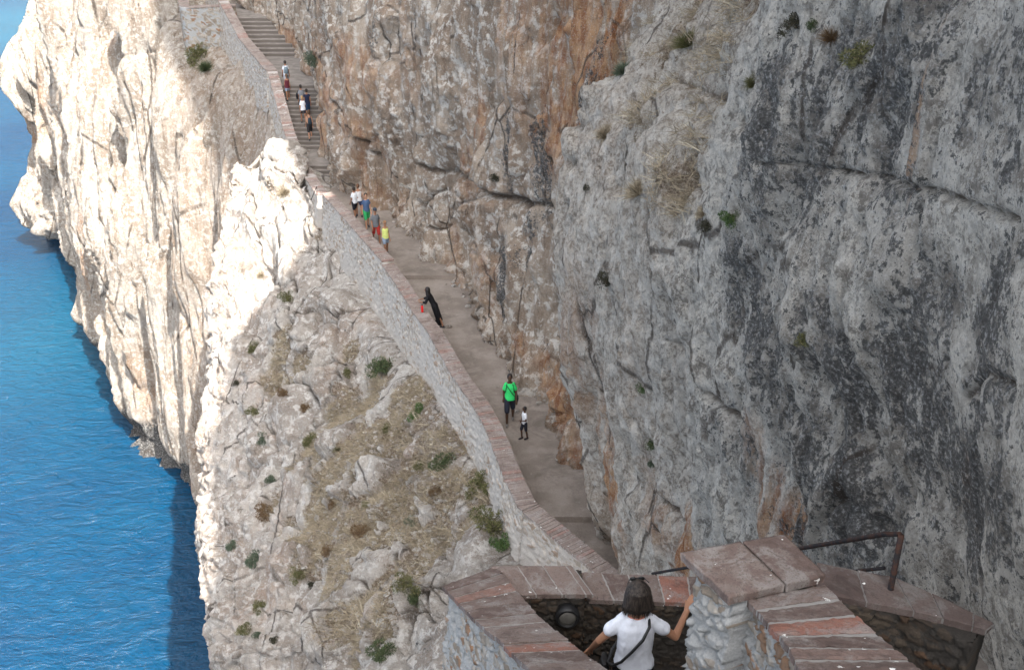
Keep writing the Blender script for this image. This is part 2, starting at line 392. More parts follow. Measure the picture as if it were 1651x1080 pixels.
for a in [(960, 110, 3., 3., .95), (1010, 60, 1.6, 2.0, 1), (900, 190, 2., 2.2, .85), (870, 60, 2.6, 1.6, .55), (1000, 250, 1.6, 2, .6), (600, 110, 3, 1.6, .7), (545, 150, 2.5, 1.6, .8), (590, 200, 3, 1., .6), (790, 270, 1.6, 1.2, .9), (800, 200, 1, 1.4, .7),
          (740, 400, 1., 1.2, .5), (830, 430, 1.2, 1., .6), (650, 330, .8, 1, .4), (960, 470, 1.3, 1.6, .9), (955, 560, 1.0, 2.0, .8), (985, 640, .9, 1.8, .75), (900, 600, 1.2, 1., .95), (925, 660, 1.2, .9, .95), (870, 560, .9, .7, .7), (950, 730, 1.2, .8, .7),
          (1010, 790, 1.6, 1.5, 1), (1000, 850, 1.2, .9, 1), (1090, 860, 1.2, .9, 1), (1120, 880, .9, .8, 1), (985, 720, 1., 1., .8), (1255, 800, .35, .7, .8), (1290, 850, .35, .6, 1), (1330, 850, .25, .5, .9), (1240, 720, .3, .5, .5), (1060, 800, .7, .8, .5), (555, 250, 1.5, 1, .6), (540, 200, 1.4, .9, .8), (470, 60, 2, 1, .7), (510, 40, 2, 1, .6), (700, 560, 1, .6, .4), (1100, 620, .5, 1.2, .35), (1040, 560, .8, 1.5, .45), (640, 250, .8, 1.2, .5), (1560, 760, .12, .25, .5), (1530, 170, .08, .9, .6)]:
    stain(AO, *a)
for a in [(890, 250, .7, 2.2, .62), (848, 250, .4, 1.8, .6), (850, 450, .8, 2.0, .75), (875, 370, .6, 1.6, .6), (975, 150, .7, 1.2, .5), (985, 90, .4, .8, .4), (760, 510, 1.0, .8, .5), (630, 60, .5, 1.6, .5), (700, 480, .8, .5, .4), (1080, 470, .35, .8, .8), (900, 560, .6, .5, .6),
          (1330, 220, 1.6, 1.1, 1.1), (1450, 180, 1.0, .9, .9), (1250, 340, 1.1, .8, .7), (1220, 480, .9, .9, 1.2), (1280, 600, 1.3, 1.0, 1.0), (1400, 560, .8, .9, 1.0), (1340, 700, .8, .9, 1.25), (1200, 700, .9, 1.0, .9), (1160, 830, .6, .9, .8), (1500, 650, .7, .9, 1.05), (1600, 560, .5, .9, 1.15), (1560, 800, .6, .8, 1.0), (1430, 800, .6, .7, .9), (1330, 880, .4, .5, 1.0), (1620, 820, .4, .6, .9), (1620, 200, .5, .9, .85), (1500, 330, .5, .6, .6), (1130, 140, 1.2, .5, .3), (1520, 480, .5, .8, .8), (1380, 330, .7, .5, .7), (1390, 90, .9, .4, .8)]:
    stain(AD, *a)
# light limestone shows in these places
for a in [(1420, 430, .5, .5, .7), (1330, 650, .35, .3, .6), (1570, 330, .4, .5, .6), (1470, 700, .3, .35, .5)]:
    c = hit(abb, a[0], a[1])[0]
    if c is not None: AD -= a[4]*ell(AB, c, (2*a[2], a[2], a[3]), jag*.5)
AD = np.clip(AD, -.5, 1.3)
AO = np.maximum(AO, (.8*sstep(-.02, .42, fbm(x*.22+7, y*.22, z*.13, 4)))*sstep(20, 25, y))
AC = np.maximum(sstep(19.5, 12.5, y+jag*2.)*.92, sstep(24.6, 23.6, y+jag*.3)*.58)*sstep(30, 35, z) + .06
AO = AO*np.where((y < 24.2) & (y > 14), sstep(40.5, 34, z)*.9+.12, 1.)
AD = AD*np.where(y > 24, 1.3, .50) + .05*sstep(19, 12, y+jag*2.) - .30*sstep(24.6, 24.0, y)*sstep(13, 16, y+jag*2.) + .60*sstep(13., 7.5, y+jag*2.)*(.55+.45*sstep(45, 41, z))
AS = np.zeros(x.shape)
ledge = (1-sstep(24.2, 25.2, y))*sstep(12.5, 15, y)*sstep(42.3, 43.2, z+jag*.5)*(1-sstep(46.0, 46.8, z))
AS = np.clip(ledge*(.45+jag*.7), 0, 1)*.8
N = gnormal(AB); N[..., :] *= np.sign(-N[..., :1]+1e-9)     # towards -x
nearf = sstep(26, 19, y)
# fluted, blocky relief
wx = fbm(x*.35, y*.35, z*.2, 3)*1.2
fl = fbm(x*.6+wx*.7, y*.6+wx*.7, z*.06+wx*.2, 4, .55, True)
fl2 = fbm(x*1.7+wx, y*1.7, z*.14, 3, .55, True)
low = fbm(x*.16, y*.16, z*.12, 3)
F1, F2, ID, fc1 = worley(x*.42+wx*.5, y*.42+wx*.5, z*.115+wx*.25, True)
cr1 = np.exp(-(F2-F1)/.035); q_ = sstep(0, .22, F2-F1); fc1 = fc1*q_; bl1 = .5+(_r1[ID]-.5)*q_
F1b, F2b, IDb, fc2 = worley(x*1.25+wx*1.2, y*1.25+wx, z*.34+wx*.6, True)
cr2 = np.exp(-(F2b-F1b)/.05); q_ = sstep(0, .25, F2b-F1b); fc2 = fc2*q_; bl2 = .5+(_r1[IDb]-.5)*q_
fine = fbm(x*4.2, y*4.2, z*1.9, 2, .6)+nearf*.35*fbm(x*15, y*15, z*9, 2, .6)
pit = fbm(x*9, y*9, z*8, 3, .6)
cmask = sstep(.0, .5, fbm(x*.3+9, y*.3, z*.3, 3)+.15)
D = low*.75*(1-nearf*.75) + fl*.70*(1-nearf*.62) + fl2*.24*(1-nearf*.3) + (bl1-.5)*(.40-.2*nearf) + (bl2-.5)*.07*(1+cmask) + fc1*(.75-.5*nearf) + fc2*.22*(1-.45*nearf)
D = D - cr1*(.35-.22*nearf)*cmask - cr2*.09*cmask + fine*.085*(1-.35*nearf)
D = D - nearf*.035*np.maximum(0, pit)*1.6 + nearf*fbm(x*2.2, y*2.2, z*1.8, 4, .6)*.10
D = D + nearf*sstep(3, 6, y)*(fbm(x*.7+5, y*.7, z*.55, 3)*.30 + fc1*.25)
D = D*(.25+.75*sstep(29.6, 31.6, z))*(1-.6*sstep(3.2, 2.2, np.abs(y-4.8)))
# modelled cracks seen in the face
crk = np.zeros(x.shape)
def crack(pts, w, dep, up=0.):
    global D, crk
    q = H(abb, pts)
    if len(q) < 2: return
    d = polydist(AB, [a for a in q]) + np.abs(pn(x*3, y*3, z*3))*w*.6
    g = np.exp(-(d/w)**2); D = D-dep*g; crk = np.maximum(crk, g*.9)
crack([(1290, 262), (1340, 268), (1400, 276), (1470, 290), (1540, 310), (1600, 338), (1651, 358)], .028, .11)
crack([(1205, 195), (1240, 205), (1275, 230)], .10, .2)
crack([(1120, 280), (1135, 320), (1165, 275)], .05, .12)
crack([(1090, 70), (1150, 120), (1190, 165), (1120, 150)], .08, .12)
crack([(1075, 540), (1130, 600), (1220, 680)], .07, .12)
crack([(945, 380), (960, 470), (975, 600), (1000, 720)], .10, .14)
crack([(890, 200), (905, 260), (950, 270)], .14, .25)
crack([(690, 215), (720, 270), (800, 290), (870, 330), (880, 400)], .18, .35)
crack([(800, 285), (830, 310), (900, 330)], .14, .3)
crack([(735, 300), (700, 350), (730, 370), (790, 310)], .12, .3)
crack([(1650, 620), (1600, 600), (1560, 640)], .04, .07)
crack([(1250, 340), (1235, 300), (1250, 360)], .12, .2)
crack([(1030, 550), (1035, 640), (1060, 760), (1110, 850)], .08, .16)
crack([(970, 180), (985, 140), (960, 230)], .2, .3)
crack([(400, 0), (440, 60), (520, 130), (560, 210)], .25, .45)
crack([(560, 160), (620, 250), (640, 330)], .14, .25)
for bx in [((770, 330), 1.1, 1.3, .55), ((745, 130), 1.8, 3.0, .7), ((640, 160), 1.4, 2.6, .5), ((925, 560), .5, .45, .5), ((770, 420), 1.0, 1.0, .3), ((580, 260), 1.3, 1.4, .5), ((1440, 420), 1., .8, .12), ((1110, 420), 1., 1.2, .18), ((1340, 460), .9, .7, .12)]:
    c = hit(abb, *bx[0])[0]
    if c is not None: D = D+bx[3]*ell(AB, c, (bx[1]*2, bx[1], bx[2]), fine*.3)
# rubble and dirt fillet where the wall meets the floor
D = D + .10*np.exp(-((z-31.1)/.45)**2)*(fine*2+.6)*sstep(20, 24, y)*(1-sstep(53, 56, y))
ABD = AB+N*D[..., None]
top = np.interp(_Ys, SKY_Y, SKY_Z)+2.0*fbm(_Ys*.12, 0*_Ys, 0*_Ys, 4)
zz = ABD[..., 2]; ABD[..., 2] = np.where(zz > 52, 52+(zz-52)*((top[None, :]-52)/(112-52)), zz)
# close the body: a plateau row running inland
bk = ABD[-1:].copy(); bk[..., 0] += 60; bk[..., 2] += 6
ABF = np.concatenate([ABD, bk], 0)
def padrow(a): return np.concatenate([a, a[-1:]], 0)
me = mesh_np('cliff', ABF.reshape(-1, 3), gridfaces(*ABF.shape[:2]), True, {'orange': padrow(AO), 'dark': padrow(AD), 'cool': padrow(AC), 'soil': padrow(AS), 'crack': padrow(np.clip(crk+cr1*cmask*.5*(1-nearf), 0, 1))})
cliff = tag(newobj('cliff', me, M['near']), kind='structure')
del F1, F2, ID, F1b, F2b, IDb, fl, fl2, cr1, cr2, fine, pit
print('cliff', ABF.shape, time.time()-T0)
# ------------------------------------------------------------------ rocky slope outside the parapet
def W3(x, y, z): return np.array([x, y, z], float)
Enet = []
def ecol(R, back=0.):
    pts = [PY(*p) for p in R]
    a = pts[0]; under = a+np.array([1.5, .5, -.3])
    e = pts[-1]
    Enet.append([under]+pts+[W3(e[0]+.2, e[1]-.3, 14), W3(e[0]+.8, e[1]-.6, -2)])
ecol([(470, 222, 58.6), (452, 222, 58), (436, 222, 58.5), (420, 232, 59), (402, 250, 60)])
ecol([(503, 322, 49.5), (478, 262, 52.5), (448, 246, 53), (412, 262, 53.5), (368, 300, 54)])
ecol([(525, 378, 47.8), (498, 360, 48.6), (460, 345, 50), (400, 330, 50.5), (338, 360, 51)])
ecol([(562, 440, 43.6), (520, 440, 44.5), (470, 440, 45.5), (400, 440, 47), (318, 490, 48)])
ecol([(594, 520, 38.9), (540, 530, 40), (480, 540, 41), (400, 560, 42.5), (310, 640, 44)])
ecol([(642, 590, 34.8), (570, 620, 36), (490, 640, 37.5), (400, 670, 39), (304, 760, 41)])
ecol([(702, 672, 30.3), (620, 710, 31.5), (520, 740, 33), (410, 780, 35), (303, 850, 37)])
ecol([(755, 775, 26.7), (670, 810, 27.5), (560, 840, 29), (430, 870, 31), (312, 930, 33)])
ecol([(800, 855, 23.9), (700, 890, 24.3), (590, 920, 25.5), (450, 960, 27.5), (320, 1010, 30)])
ecol([(835, 925, 21.8), (730, 970, 20.7), (610, 990, 22.2), (470, 1030, 24.5), (330, 1085, 27)])
ecol([(870, 1010, 18.7), (740, 1060, 17.6), (620, 1090, 20), (480, 1130, 22.5), (345, 1180, 25)])
for q in [[(5, 12, 34), (3, 12, 34), (-2, 12, 32), (-5, 13, 29), (-8, 15, 26), (-10.5, 17, 21)], [(5, 0, 36), (3, 0, 36), (-2, 0, 34), (-5, 0, 31), (-8, 1, 27), (-11, 2, 20)], [(7, -30, 36), (5, -30, 36), (-2, -30, 34), (-5, -30, 31), (-8, -29, 27), (-11, -28, 20)]]:
    Enet.append([W3(*p) for p in q]+[W3(-11, q[-1][1], 14), W3(-11, q[-1][1], -2)])
Enet[0][2:6] = [p+np.array([0, 1.2, -2.4]) for p in Enet[0][2:6]]
Enet = np.array(Enet)
nu, nv = 640, 500
us = np.concatenate([np.linspace(0, 10, nu), np.linspace(10.1, len(Enet)-1, 40)])
vs = np.concatenate([np.linspace(0, 5.2, nv-110), np.linspace(5.2, Enet.shape[1]-1, 111)[1:]])
E = netsurf(Enet, 0, 0, us, vs)
ebv = coarse_bvh(E, 4, 4)
x, y, z = E[..., 0], E[..., 1], E[..., 2]
N = gnormal(E); s_ = np.sign(N[..., 2:3]-N[..., 0:1]); N = N*s_
jag = fbm(x*.8, y*.8, z*.8, 4)
ES = np.zeros(x.shape)
def esoil(px, py, r, s=1.):
    c = hit(ebv, px, py)[0]
    if c is not None: ES[:] = np.maximum(ES, s*ell(E, c, (r, r, r), jag*.7))
for a in [(600, 620, 1.6), (650, 640, 1.3), (560, 655, 1.5), (640, 690, 2.0), (700, 720, 1.6), (590, 720, 1.8), (520, 720, 1.6), (540, 790, 2.2), (500, 830, 1.7), (650, 780, 1.8), (720, 790, 1.2), (590, 850, 1.9), (560, 900, 1.8), (620, 930, 1.4), (500, 880, 1.3), (640, 850, 1.5), (440, 560, 1.5), (480, 590, 1.2), (420, 600, 1.), (560, 990, 1.4, .9), (580, 1050, 1.3), (640, 1000, 1.), (430, 800, .7), (440, 840, .7), (780, 800, .8), (750, 850, .8), (760, 780, .9), (560, 560, .6, .8), (480, 470, .5, .8), (680, 620, .9), (520, 380, .6, .7), (450, 305, .8, .5), (480, 250, .8, .5), (545, 385, 1., .6), (430, 610, 1.0), (690, 860, 1.2)]:
    esoil(*a)
wx = fbm(x*.4, y*.4, z*.4, 3)
F1, F2, ID, fc1 = worley(x*.42+wx*.5, y*.42+wx*.4, z*.27+wx*.4, True)
F1b, F2b, IDb, fc2 = worley(x*1.25+wx, y*1.25+wx, z*.8, True)
F1c, F2c, IDc, fc3 = worley(x*3.4+wx*2, y*3.4+wx, z*2.4, True)
ES = np.clip(ES-.75*sstep(.0, .45, fbm(x*1.1+3, y*1.1, z*1.1, 4))-.25*sstep(0, .4, fbm(x*3.1+3, y*3.1, z*3.1, 3)), 0, 1)
soilm = sstep(.30, .6, ES)
face = sstep(3.6, 4.6, np.broadcast_to(vs[None, :], x.shape))     # the drop to the sea
cr1 = np.exp(-(F2-F1)/.035); cr2 = np.exp(-(F2b-F1b)/.045)
fc1 = fc1*sstep(0, .3, F2-F1); fc2 = fc2*sstep(0, .3, F2b-F1b); fc3 = fc3*sstep(0, .3, F2c-F1c)
rnd1 = 1-(F1/.75)**2; rnd2 = 1-(F1b/.75)**2
D = (.30*rnd1*(.5+.5*_r1[ID]*sstep(0, .3, F2-F1)) + 1.0*fc1 - .40*cr1 + .06*rnd2 + .30*fc2 - .11*cr2*sstep(-.3, .3, wx) + .09*fc3)*(1-.82*soilm)*(1-.6*face)
D += fbm(x*.25, y*.25, z*.25, 3)*.8*(1-face*.5) + fbm(x*1.3, y*1.3, z*.8, 4)*.16*(1-.5*soilm) + fbm(x*5, y*5, z*4, 4, .6)*.07
D += face*(fbm(x*.7+wx, y*.7+wx, z*.1, 4, .5, True)*.7 + fbm(x*2.1, y*2.1, z*.25, 4, .5, True)*.22)
D -= .2*soilm
edge = sstep(1.0, 1.9, np.broadcast_to(vs[None, :], x.shape))
D *= .12+.88*edge
D *= .2+.8*sstep(0, 1.3, np.broadcast_to(us[:, None], x.shape))
# big boulders: (px,py) centre, radius
for b in [(505, 500, 1.0, .6), (548, 500, 1.0, .6), (540, 420, .8, .5), (480, 530, .8, .4), (700, 800, .9, .5), (620, 820, .7, .5), (600, 760, .6, .5), (760, 880, .8, .4), (680, 960, 1.1, .5), (460, 250, 2., .5), (440, 330, 2.2, .8), (480, 380, 1.4, .4), (410, 480, 1.2, .4), (400, 700, 1.6, .5), (395, 620, 1.2, .4), (450, 900, 1.6, .5), (470, 650, 1.2, .5), (380, 840, 1.4, .5), (540, 640, .8, .4), (500, 1020, 1.3, .5), (655, 1000, .8, .4)]:
    c = hit(ebv, b[0], b[1])[0]
    if c is not None: D += b[3]*ell(E, c, (b[2],)*3, jag*.35)
D -= 1.25*sstep(3.0, 4.4, np.broadcast_to(vs[None, :], x.shape))
ED = E+N*D[..., None]
ck = np.clip((cr1*.9+cr2*.45)*(1-soilm)*(1-face), 0, 1)
OR = .5*sstep(.1, .5, fbm(x*.5+4, y*.5, z*.5, 3))+.2*face
DKe = -.10+.35*sstep(.1, .5, fbm(x*.35+14, y*.35, z*.35, 3))*(1-face)
me = mesh_np('rocky_slope', ED.reshape(-1, 3), gridfaces(*ED.shape[:2]), True, {'orange': OR*.5, 'dark': DKe, 'cool': .12+0*OR, 'soil': ES*(1-face), 'crack': ck})
slope = tag(newobj('rocky_slope', me, M['slope']), kind='structure')
print('slope', ED.shape, time.time()-T0)
# ------------------------------------------------------------------ sea cliff beyond
Fnet = []
def fcol(top, pts, sea):
    P = [PY(*p) for p in pts]; t0 = P[0]
    t1 = np.array([4., 0, -3.]) if top[2] < 1 else np.array([top[0]+6, top[1]+10, top[2]+8.])
    Fnet.append([t0+t1, t0+np.array(top if top[2] >= 1 else (1.2, 0, -.1))]+P+[np.array(sea)])
def seapt(px, py): 
    p = PZ(px, py, 0.); p[2] = -2.5; return p
fcol((2.5, .5, .2), [(452, 192, 60.3), (440, 260, 60), (424, 330, 60), (404, 420, 61), (384, 560, 63.5)], (-17, 62, -2.5))
fcol((2.5, .5, .3), [(424, 128, 67.5), (404, 190, 65.5), (388, 270, 64.5), (372, 360, 64.0), (352, 500, 65.5)], (-20, 63.5, -2.5))
fcol((2.5, 1, .2), [(352, 84, 75.5), (342, 135, 72), (336, 220, 70.5), (330, 350, 69.5), (325, 540, 69.0)], (-23, 65.5, -2.5))
fcol((1.0, 2, .5), [(293, 84, 76.5), (288, 145, 74.5), (284, 250, 73.5), (292, 400, 72), (300, 600, 70)], seapt(310, 826))
fcol((2, 4, 3), [(235, -10, 82), (235, 80, 80.5), (235, 220, 79), (240, 380, 77.5), (250, 560, 76)], seapt(262, 737))
fcol((2, 4, 3), [(190, -20, 90), (185, 60, 89), (180, 200, 88), (185, 350, 86.5), (203, 510, 84.3)], seapt(206, 652))
fcol((2, 4, 3), [(140, -30, 101), (130, 60, 99), (125, 200, 98), (135, 330, 96.7), (150, 460, 95.7)], seapt(150, 562))
fcol((2, 4, 3), [(108, -30, 115), (98, 50, 113), (96, 180, 112.5), (108, 280, 113), (122, 370, 113.2)], seapt(126, 442))
fcol((2, 4, 2), [(80, -20, 126), (30, 110, 119), (58, 210, 122), (66, 290, 122.5), (90, 350, 123)], seapt(100, 384))
fcol((2, 4, 2), [(100, -20, 133), (60, 90, 130), (80, 200, 131), (85, 290, 132), (90, 340, 133)], seapt(88, 366))
fcol((6, 10, 2), [(130, -20, 150), (110, 90, 148), (120, 200, 149), (120, 290, 148), (120, 330, 150)], (-50, 150, -2.5))
Fnet.insert(0, [p+np.array([.8, -3.5, -3.2]) for p in Fnet[0]])
Fnet = np.array(Fnet)
us = np.concatenate([np.linspace(0, 9.6, 940), np.linspace(9.62, len(Fnet)-1, 40)]); vs = np.concatenate([np.linspace(0, 1, 15), np.linspace(1, Fnet.shape[1]-1, 440)[1:]])
Fs = netsurf(Fnet, 0, 0, us, vs)
x, y, z = Fs[..., 0], Fs[..., 1], Fs[..., 2]
N = gnormal(Fs); s_ = np.sign((-N[..., 0:1]*.88-N[..., 1:2]*.47)+.5*N[..., 2:3]); N = N*s_
along = -x*.47+y*.88
wx = fbm(x*.12, y*.12, z*.05, 3)*1.6
tl = along-.10*z                                   # strata lean a little
fin = fbm(tl*.15+wx*.45, x*.02, z*.012+wx*.1, 3, .5, True)
fin4 = fbm(tl*3.0+wx*3, x*.3, z*.16, 2, .6, True)
fin2 = np.abs(pn(tl*.42+wx*.8, x*.03, z*.025))*1.6-.5
fin3 = fbm(tl*1.1+wx*2, x*.1, z*.075, 3, .6, True)
F1, F2, ID, fc1 = worley(tl*.30+wx*.3, x*.06, z*.055+wx*.3, True); q_ = sstep(0, .25, F2-F1); fc1 = fc1*q_
lowd = fbm(along*.07, x*.05, z*.05, 3)
rec = sstep(4.1, 3.4, np.broadcast_to(us[:, None], x.shape))
D = fin*2.3*(1-.45*rec) + fin2*2.1 + fin3*.85 + fin4*.28 + fc1*2.4 + (_r1[ID]-.5)*.8*q_ - .5*np.exp(-(F2-F1)/.05) + lowd*1.2 + fbm(x*1.6, y*1.6, z*.7, 3, .6)*.26
tp = sstep(1.0, 2.2, np.broadcast_to(vs[None, :], x.shape)); 
D *= (.45+.55*tp)*(1-.85*(1-tp)*sstep(4.6, 4.1, np.broadcast_to(us[:, None], x.shape)))
ub = np.broadcast_to(us[:, None], x.shape); vb = np.broadcast_to(vs[None, :], x.shape)
D *= (.30+.70*np.maximum(sstep(4.2, 5.2, ub), .45*sstep(2.5, 4, vb)*sstep(1.5, 3, ub)))
D -= 1.4*np.exp(-((z-.8)/1.6)**2)          # wave-cut notch
jg = fbm(x*.3, y*.3, z*.3, 3)*.4
for (bx, by, bY, r, a) in [(60, 335, 122, (5.5, 5, 4.2), 3.0), (35, 130, 119, (5, 6, 6), 1.2), (225, 290, 80, (1.6, 2, 6), -1.8), (262, 620, 75, (2, 2, 7), -1.8), (205, 560, 83, (1.8, 2, 5), 1.0), (175, 150, 89, (1.6, 3, 12), -1.8)]:
    D += a*ell(Fs, PY(bx, by, bY), r, jg)
D -= 1.9*sstep(5.2, 8.2, np.broadcast_to(us[:, None], x.shape))
FD = Fs+N*D[..., None]
wet = sstep(3.6, 1.2, z+2.5*fbm(along*.3, x*.1, z*.1, 3))
stn = sstep(.15, .55, fbm(along*.22+5, x*.1, z*.04, 3))
me = mesh_np('sea_cliff', FD.reshape(-1, 3), gridfaces(*FD.shape[:2]), True, {'orange': stn*.8+.15*rec, 'dark': -.08+2.4*wet+.12*stn, 'cool': 0*x, 'soil': 0*x, 'crack': 0*x})
seacliff = tag(newobj('sea_cliff', me, M['sea_cliff']), kind='structure')
print('seacliff', FD.shape, time.time()-T0)
# ------------------------------------------------------------------ sea
n = 160
gx = np.sinh(np.linspace(-4.4, 4.4, n))/np.sinh(4.4)*4500-45; gy = np.sinh(np.linspace(-4.4, 4.4, n))/np.sinh(4.4)*4500+100
X, Y = np.meshgrid(gx, gy, indexing='ij')
c0 = PZ(150, 520, 0.); c1 = PZ(60, 40, 0.)
sh = .55*np.exp(-(((X-c0[0])/16)**2+((Y-c0[1])/22)**2)) + .9*np.exp(-(((X-c1[0])/26)**2+((Y-c1[1]-10)/60)**2))
me = mesh_np('sea', np.stack([X, Y, 0*X], -1).reshape(-1, 3), gridfaces(n, n), True, {'shoal': np.clip(sh, 0, 1)})
tag(newobj('sea', me, M['sea']), kind='structure')
# ------------------------------------------------------------------ path and stairs
PLY = [16, 20, 21.5, 22.3, 22.8, 24.1, 26.7, 28, 30.1, 33.3, 34.8, 37.6, 39.5, 47.7, 53, 57, 61.5, 66, 70, 75.5, 90]
PLX = [5, 2.75, 1.6, 1.0, .62, .26, -.3, -.7, -1.5, -2.5, -3.1, -4.06, -4.8, -8.6, -10.7, -12.0, -13.6, -15.4, -17.1, -19.6, -26]
def pathL(y): return np.interp(y, PLY, PLX)-.25
def pathR(y): return np.interp(y, ABY, BX)+1.6
def floor_mesh(prof, name):
    V = []; 
    ys = []; zs = []
    for (a, b) in zip(prof[:-1], prof[1:]):
        k = max(1, int(abs(b[0]-a[0])/.25))
        for i in range(k):
            ys.append(a[0]+(b[0]-a[0])*i/k); zs.append(a[1]+(b[1]-a[1])*i/k)
    ys.append(prof[-1][0]); zs.append(prof[-1][1]); ys = np.array(ys); zs = np.array(zs)
    u = np.linspace(0, 1, 26)
    L, R = pathL(ys), pathR(ys)
    X = L[:, None]*(1-u)+R[:, None]*u
    Y = np.repeat(ys[:, None], 26, 1); Z = np.repeat(zs[:, None], 26, 1)
    Z = Z+.012*fbm(X*1.5, Y*1.5, Z*0, 3)
    return mesh_np(name, np.stack([X, Y, Z], -1).reshape(-1, 3), gridfaces(*X.shape), False)
PATHP = [(14, 29.6), (20.6, 30.3), (21.4, 30.72), (22.45, 30.80), (23.6, 30.82), (23.62, 30.98), (30, 31.0), (39.95, 31.05), (39.97, 31.22), (47, 31.18), (53.05, 31.2)]
me = floor_mesh(PATHP, 'path'); tag(newobj('path', me, M['path']), kind='structure')
st = [(53.0, 31.0)]
zc = 31.2; yc = 53.0
def steps(n, rise, tread):
    global zc, yc
    for i in range(n):
        st.append((yc, zc+rise)); 
        if i < n: yc += tread; zc += rise; st.append((yc, zc)); yc += .01
steps(3, .16, .34); yc = 56.8; st.append((yc, zc)); yc += .01; steps(15, .165, .315); yc = 69.8; st.append((yc, zc)); yc += .01; steps(9, .18, .6); st.append((90, zc))
def floorz(y):
    P = PATHP[:-1]+st[1:]
    return float(np.interp(y, [p[0] for p in P], [p[1] for p in P]))
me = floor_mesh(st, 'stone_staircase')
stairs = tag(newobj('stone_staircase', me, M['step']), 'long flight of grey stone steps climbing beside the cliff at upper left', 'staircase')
# ------------------------------------------------------------------ walls
def wallbody(poly, width, ztop, zbo, zbi, res, cellsz, amp, batter=.06, seed=0., closed_ends=True):
    """masonry body: section outer-bottom > outer-top > inner-top > inner-bottom swept along poly (x,y); outer side is left of travel"""
    poly = np.array(poly, float); seg = np.r_[0, np.cumsum(np.linalg.norm(np.diff(poly, axis=0), axis=1))]
    n = max(4, int(seg[-1]/res)); s = np.linspace(0, seg[-1], n)
    cx = np.interp(s, seg, poly[:, 0]); cy = np.interp(s, seg, poly[:, 1])
    f = lambda v: np.interp(s, seg, v) if np.ndim(v) else np.full(n, float(v))
    zt, zo, zi = f(ztop), f(zbo), f(zbi)
    tx = np.gradient(cx); ty = np.gradient(cy)
    k = np.ones(5)/5
    l = np.hypot(tx, ty); tx /= l; ty /= l; nx, ny = -ty, tx         # left normal
    no = max(3, int(np.max(zt-zo)/res)); ni = max(3, int(np.max(zt-zi)/res)); nt = max(3, int(width/res))
    rows = []; nr = []
    for a in np.linspace(0, 1, no):
        off = width/2+batter*(zt-zo)*(1-a); rows.append(np.stack([cx+nx*off, cy+ny*off, zo+(zt-zo)*a], -1)); nr.append(np.stack([nx, ny, 0*nx], -1))
    for a in np.linspace(0, 1, nt)[1:-1]:
        off = width/2-width*a; rows.append(np.stack([cx+nx*off, cy+ny*off, zt], -1)); nr.append(np.stack([0*nx, 0*nx, 0*nx], -1))
    for a in np.linspace(1, 0, ni):
        rows.append(np.stack([cx-nx*width/2, cy-ny*width/2, zi+(zt-zi)*a], -1)); nr.append(np.stack([-nx, -ny, 0*nx], -1))
    P = np.array(rows); NN = np.array(nr)
    if closed_ends:
        def capend(i, sg):
            c = P[:, i].copy(); return c
        mid0 = P[:, :1].copy(); mid1 = P[:, -1:].copy()
        for md, i, sg in ((mid0, 0, -1), (mid1, -1, 1)):
            md[..., 0] = md[..., 0]*.0+cx[i]; md[..., 1] = md[..., 1]*.0+cy[i]
        P = np.concatenate([mid0, P, mid1], 1); NN = np.concatenate([NN[:, :1]*0, NN, NN[:, -1:]*0], 1)
    x, y, z = P[..., 0], P[..., 1], P[..., 2]
    w = fbm(x*2+seed, y*2, z*2, 3)*.25
    F1, F2, ID, fc = worley(x/cellsz+w+seed, y/cellsz+w, z/(cellsz*.55)+w, True)
    pl_ = sstep(.03, .2, F2-F1); mo = 1-sstep(.05, .20, F2-F1+.10*fbm(x*14, y*14, z*14, 3))
    d = amp*(pl_*(.35+.65*_r1[ID]+.6*fc)-.4) + amp*.9*fbm(x*8, y*8, z*8, 4, .6) + amp*.35*fbm(x*30, y*30, z*22, 2)
    P = P+NN*d[..., None]
    if cellsz < .2: mo = np.clip(mo+.9*sstep(-.1, .25, fbm(x*3.1+2, y*3.1, z*2.6, 4, .6)), 0, 1)
    return P, {'cell': _r1[ID], 'mort': mo}
def wallmesh(name, P, at, mat, parent=None):
    me = mesh_np(name, P.reshape(-1, 3), gridfaces(*P.shape[:2]), True, at)
    return newobj(name, me, mat, parent)
def rot_offset(poly, d):
    poly = np.array(poly, float); t = np.gradient(poly, axis=0); t /= np.linalg.norm(t, axis=1)[:, None]
    return poly+np.stack([-t[:, 1], t[:, 0]], -1)*d
